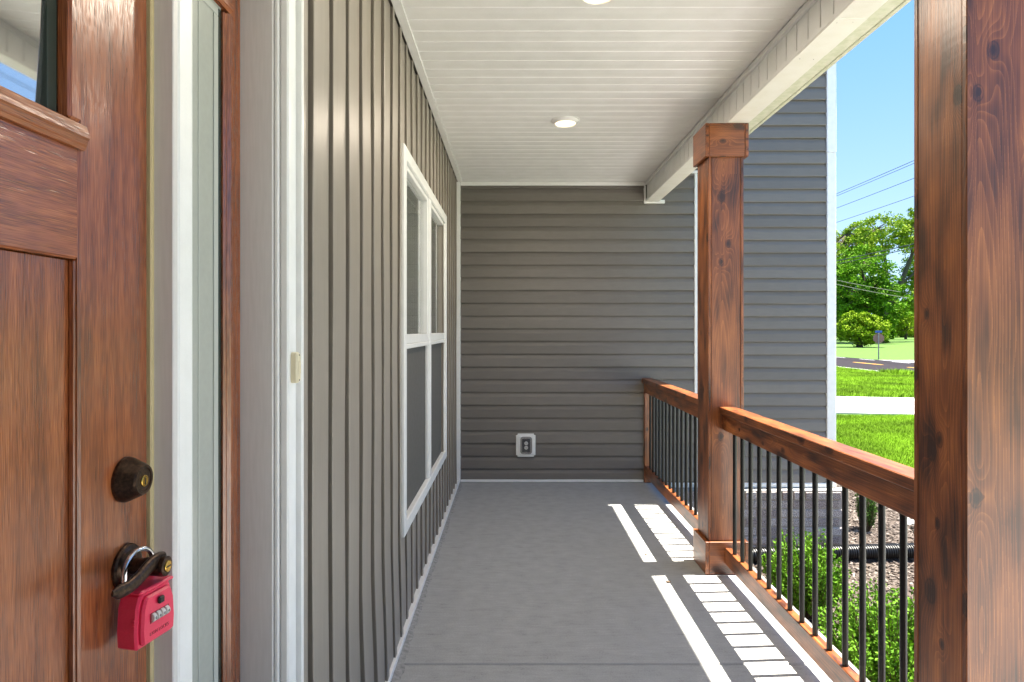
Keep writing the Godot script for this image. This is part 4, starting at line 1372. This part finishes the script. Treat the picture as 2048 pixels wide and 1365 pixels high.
func build_trees() -> void:
	var g := GROUND
	var light := [Color(0.12, 0.20, 0.012), Color(0.30, 0.40, 0.040)]
	var fresh := [Color(0.13, 0.22, 0.010), Color(0.28, 0.38, 0.022)]
	var maple := [Color(0.06, 0.15, 0.010), Color(0.16, 0.31, 0.018)]
	# flowering bush on the far verge
	tree(at_px(1722, 72.0), "rounded yellow green bush on the lawn behind the road sign", [[Vector3(0, 2.0, 0), Vector3(2.9, 1.7, 2.6)], [Vector3(-0.3, 2.7, 0), Vector3(2.0, 1.5, 2.0)]], [[[Vector3(0, -0.3, 0), Vector3(-0.1, 0.8, 0), Vector3(0.2, 1.9, 0)], [0.30, 0.25, 0.15]], [[Vector3(-0.3, -0.3, 0.1), Vector3(-0.6, 0.9, 0.2), Vector3(-1.2, 2.0, 0)], [0.2, 0.16, 0.08]]], 64, 0.2, fresh, 31, 90, "round_bush", "bushes across the road")
	# dark maple behind it
	tree(at_px(1735, 92.0), "dense dark green maple behind the rounded bush", [[Vector3(-1.0, 9.0, 0), Vector3(4.6, 5.5, 4.2)], [Vector3(1.5, 6.0, 1), Vector3(3.4, 4.0, 3.4)], [Vector3(-4.0, 8.0, 0), Vector3(3.0, 4.5, 3.0)]], [[[Vector3(0, -0.4, 0), Vector3(0.2, 3, 0), Vector3(-0.3, 7, 0), Vector3(-0.8, 12, 0)], [0.5, 0.42, 0.3, 0.12]]], 79, 0.30, maple, 33, 70)
	# leaning tree with bare forked limbs
	tree(at_px(1772, 100.0), "tall tree with leaning bare forked limbs and pale leaves", [[Vector3(-1.0, 17.5, 0), Vector3(4.0, 3.2, 4.0)], [Vector3(5.2, 18.0, 0), Vector3(3.2, 4.0, 3.0)], [Vector3(6.6, 11.0, 0), Vector3(1.2, 1.2, 1.4)], [Vector3(0.2, 5.8, -1), Vector3(1.8, 2.0, 1.8)]],
		[[[Vector3(-1.0, -0.4, 0), Vector3(-0.6, 3, 0), Vector3(0.6, 6.5, 0), Vector3(2.6, 10, 0), Vector3(4.2, 14, 0), Vector3(5.2, 19, 0)], [0.75, 0.6, 0.5, 0.38, 0.26, 0.1]], [[Vector3(-0.6, 3, 0), Vector3(-0.9, 7, 0), Vector3(0.2, 11, 0), Vector3(-0.3, 15, 0), Vector3(-1.6, 18, 0)], [0.4, 0.3, 0.26, 0.18, 0.08]], [[Vector3(2.0, 9, 0), Vector3(4.5, 11, 0), Vector3(6.6, 13, 0)], [0.25, 0.18, 0.06]]], 60, 0.30, light, 35, 64)
	# tall trees behind
	tree(at_px(1690, 118.0), "tall light green tree rising at the edge of the white corner post", [[Vector3(-2, 15, 0), Vector3(4.2, 6.0, 4.2)], [Vector3(2.5, 18, 0), Vector3(3.2, 4.6, 3.2)]], [[[Vector3(0, -0.4, 0), Vector3(0, 8, 0), Vector3(0.3, 20, 0)], [0.5, 0.4, 0.1]]], 64, 0.30, light, 37, 74)
	tree(at_px(1722, 124.0), "tall light green tree behind the dark maple", [[Vector3(0, 17.5, 0), Vector3(4.2, 4.8, 4.2)], [Vector3(1, 11, 0), Vector3(4, 5, 4)]], [[[Vector3(0, -0.4, 0), Vector3(0.2, 8, 0), Vector3(-0.3, 20, 0)], [0.5, 0.4, 0.1]]], 64, 0.30, light, 39, 74)
	tree(at_px(1858, 112.0), "tall light green tree behind the right post", [[Vector3(0, 16, 0), Vector3(4.5, 6.0, 4.2)], [Vector3(-2, 9, 0), Vector3(3.6, 4, 3.6)]], [[[Vector3(0, -0.4, 0), Vector3(0, 8, 0), Vector3(0.3, 18, 0)], [0.5, 0.4, 0.1]]], 64, 0.30, light, 41, 70)
	# low bright trees and undergrowth
	tree(at_px(1812, 135.0), "low yellow green tree right of the leaning tree", [[Vector3(0, 4.6, 0), Vector3(4.8, 3.6, 4)], [Vector3(-3.5, 3.4, 0), Vector3(3.4, 2.8, 3)]], [[[Vector3(0, -0.4, 0), Vector3(0, 2, 0), Vector3(0.3, 6, 0)], [0.3, 0.25, 0.1]]], 68, 0.30, fresh, 43, 80)
	tree(at_px(1768, 96.0), "small dark bush at the foot of the leaning tree", [[Vector3(0, 1.8, 0), Vector3(1.5, 2.0, 1.5)]], [[[Vector3(0, -0.3, 0), Vector3(0, 1, 0), Vector3(0.1, 2, 0)], [0.15, 0.12, 0.05]]], 40, 0.3, maple, 45, 60, "round_bush", "bushes across the road")
	tree(at_px(1668, 105.0), "low leafy tree partly hidden by the white corner post", [[Vector3(0, 4.5, 0), Vector3(4.5, 4.4, 4)]], [[[Vector3(0, -0.4, 0), Vector3(0, 3, 0), Vector3(0.3, 6, 0)], [0.3, 0.25, 0.1]]], 68, 0.30, light, 47, 90)
	# far wood
	var r := RandomNumberGenerator.new()
	r.seed = 61
	var st := tool()
	for k in 26000:
		var px := r.randf_range(1400.0, 2300.0)
		var d := r.randf_range(165.0, 185.0)
		var top := 9.0 + 3.5 * sin(px * 0.021) + 2.0 * sin(px * 0.057 + 1.0)
		var p := at_px(px, d) + Vector3(0, r.randf() * top, 0)
		var n := (rand_dir(r) + Vector3.UP * 0.5).normalized()
		var side := n.cross(rand_dir(r)).normalized() * r.randf_range(0.3, 0.65)
		var dn := n.cross(side)
		st.set_color(Color(0.05, 0.10, 0.010).lerp(Color(0.13, 0.20, 0.025), r.randf()))
		face(st, [p - side, p + dn, p + side, p - dn], n)
	var wood_ := part("far_wood", st.commit(), M.plant)
	tag(wood_, "far green wood behind the trees across the road", "wood", "", "stuff")
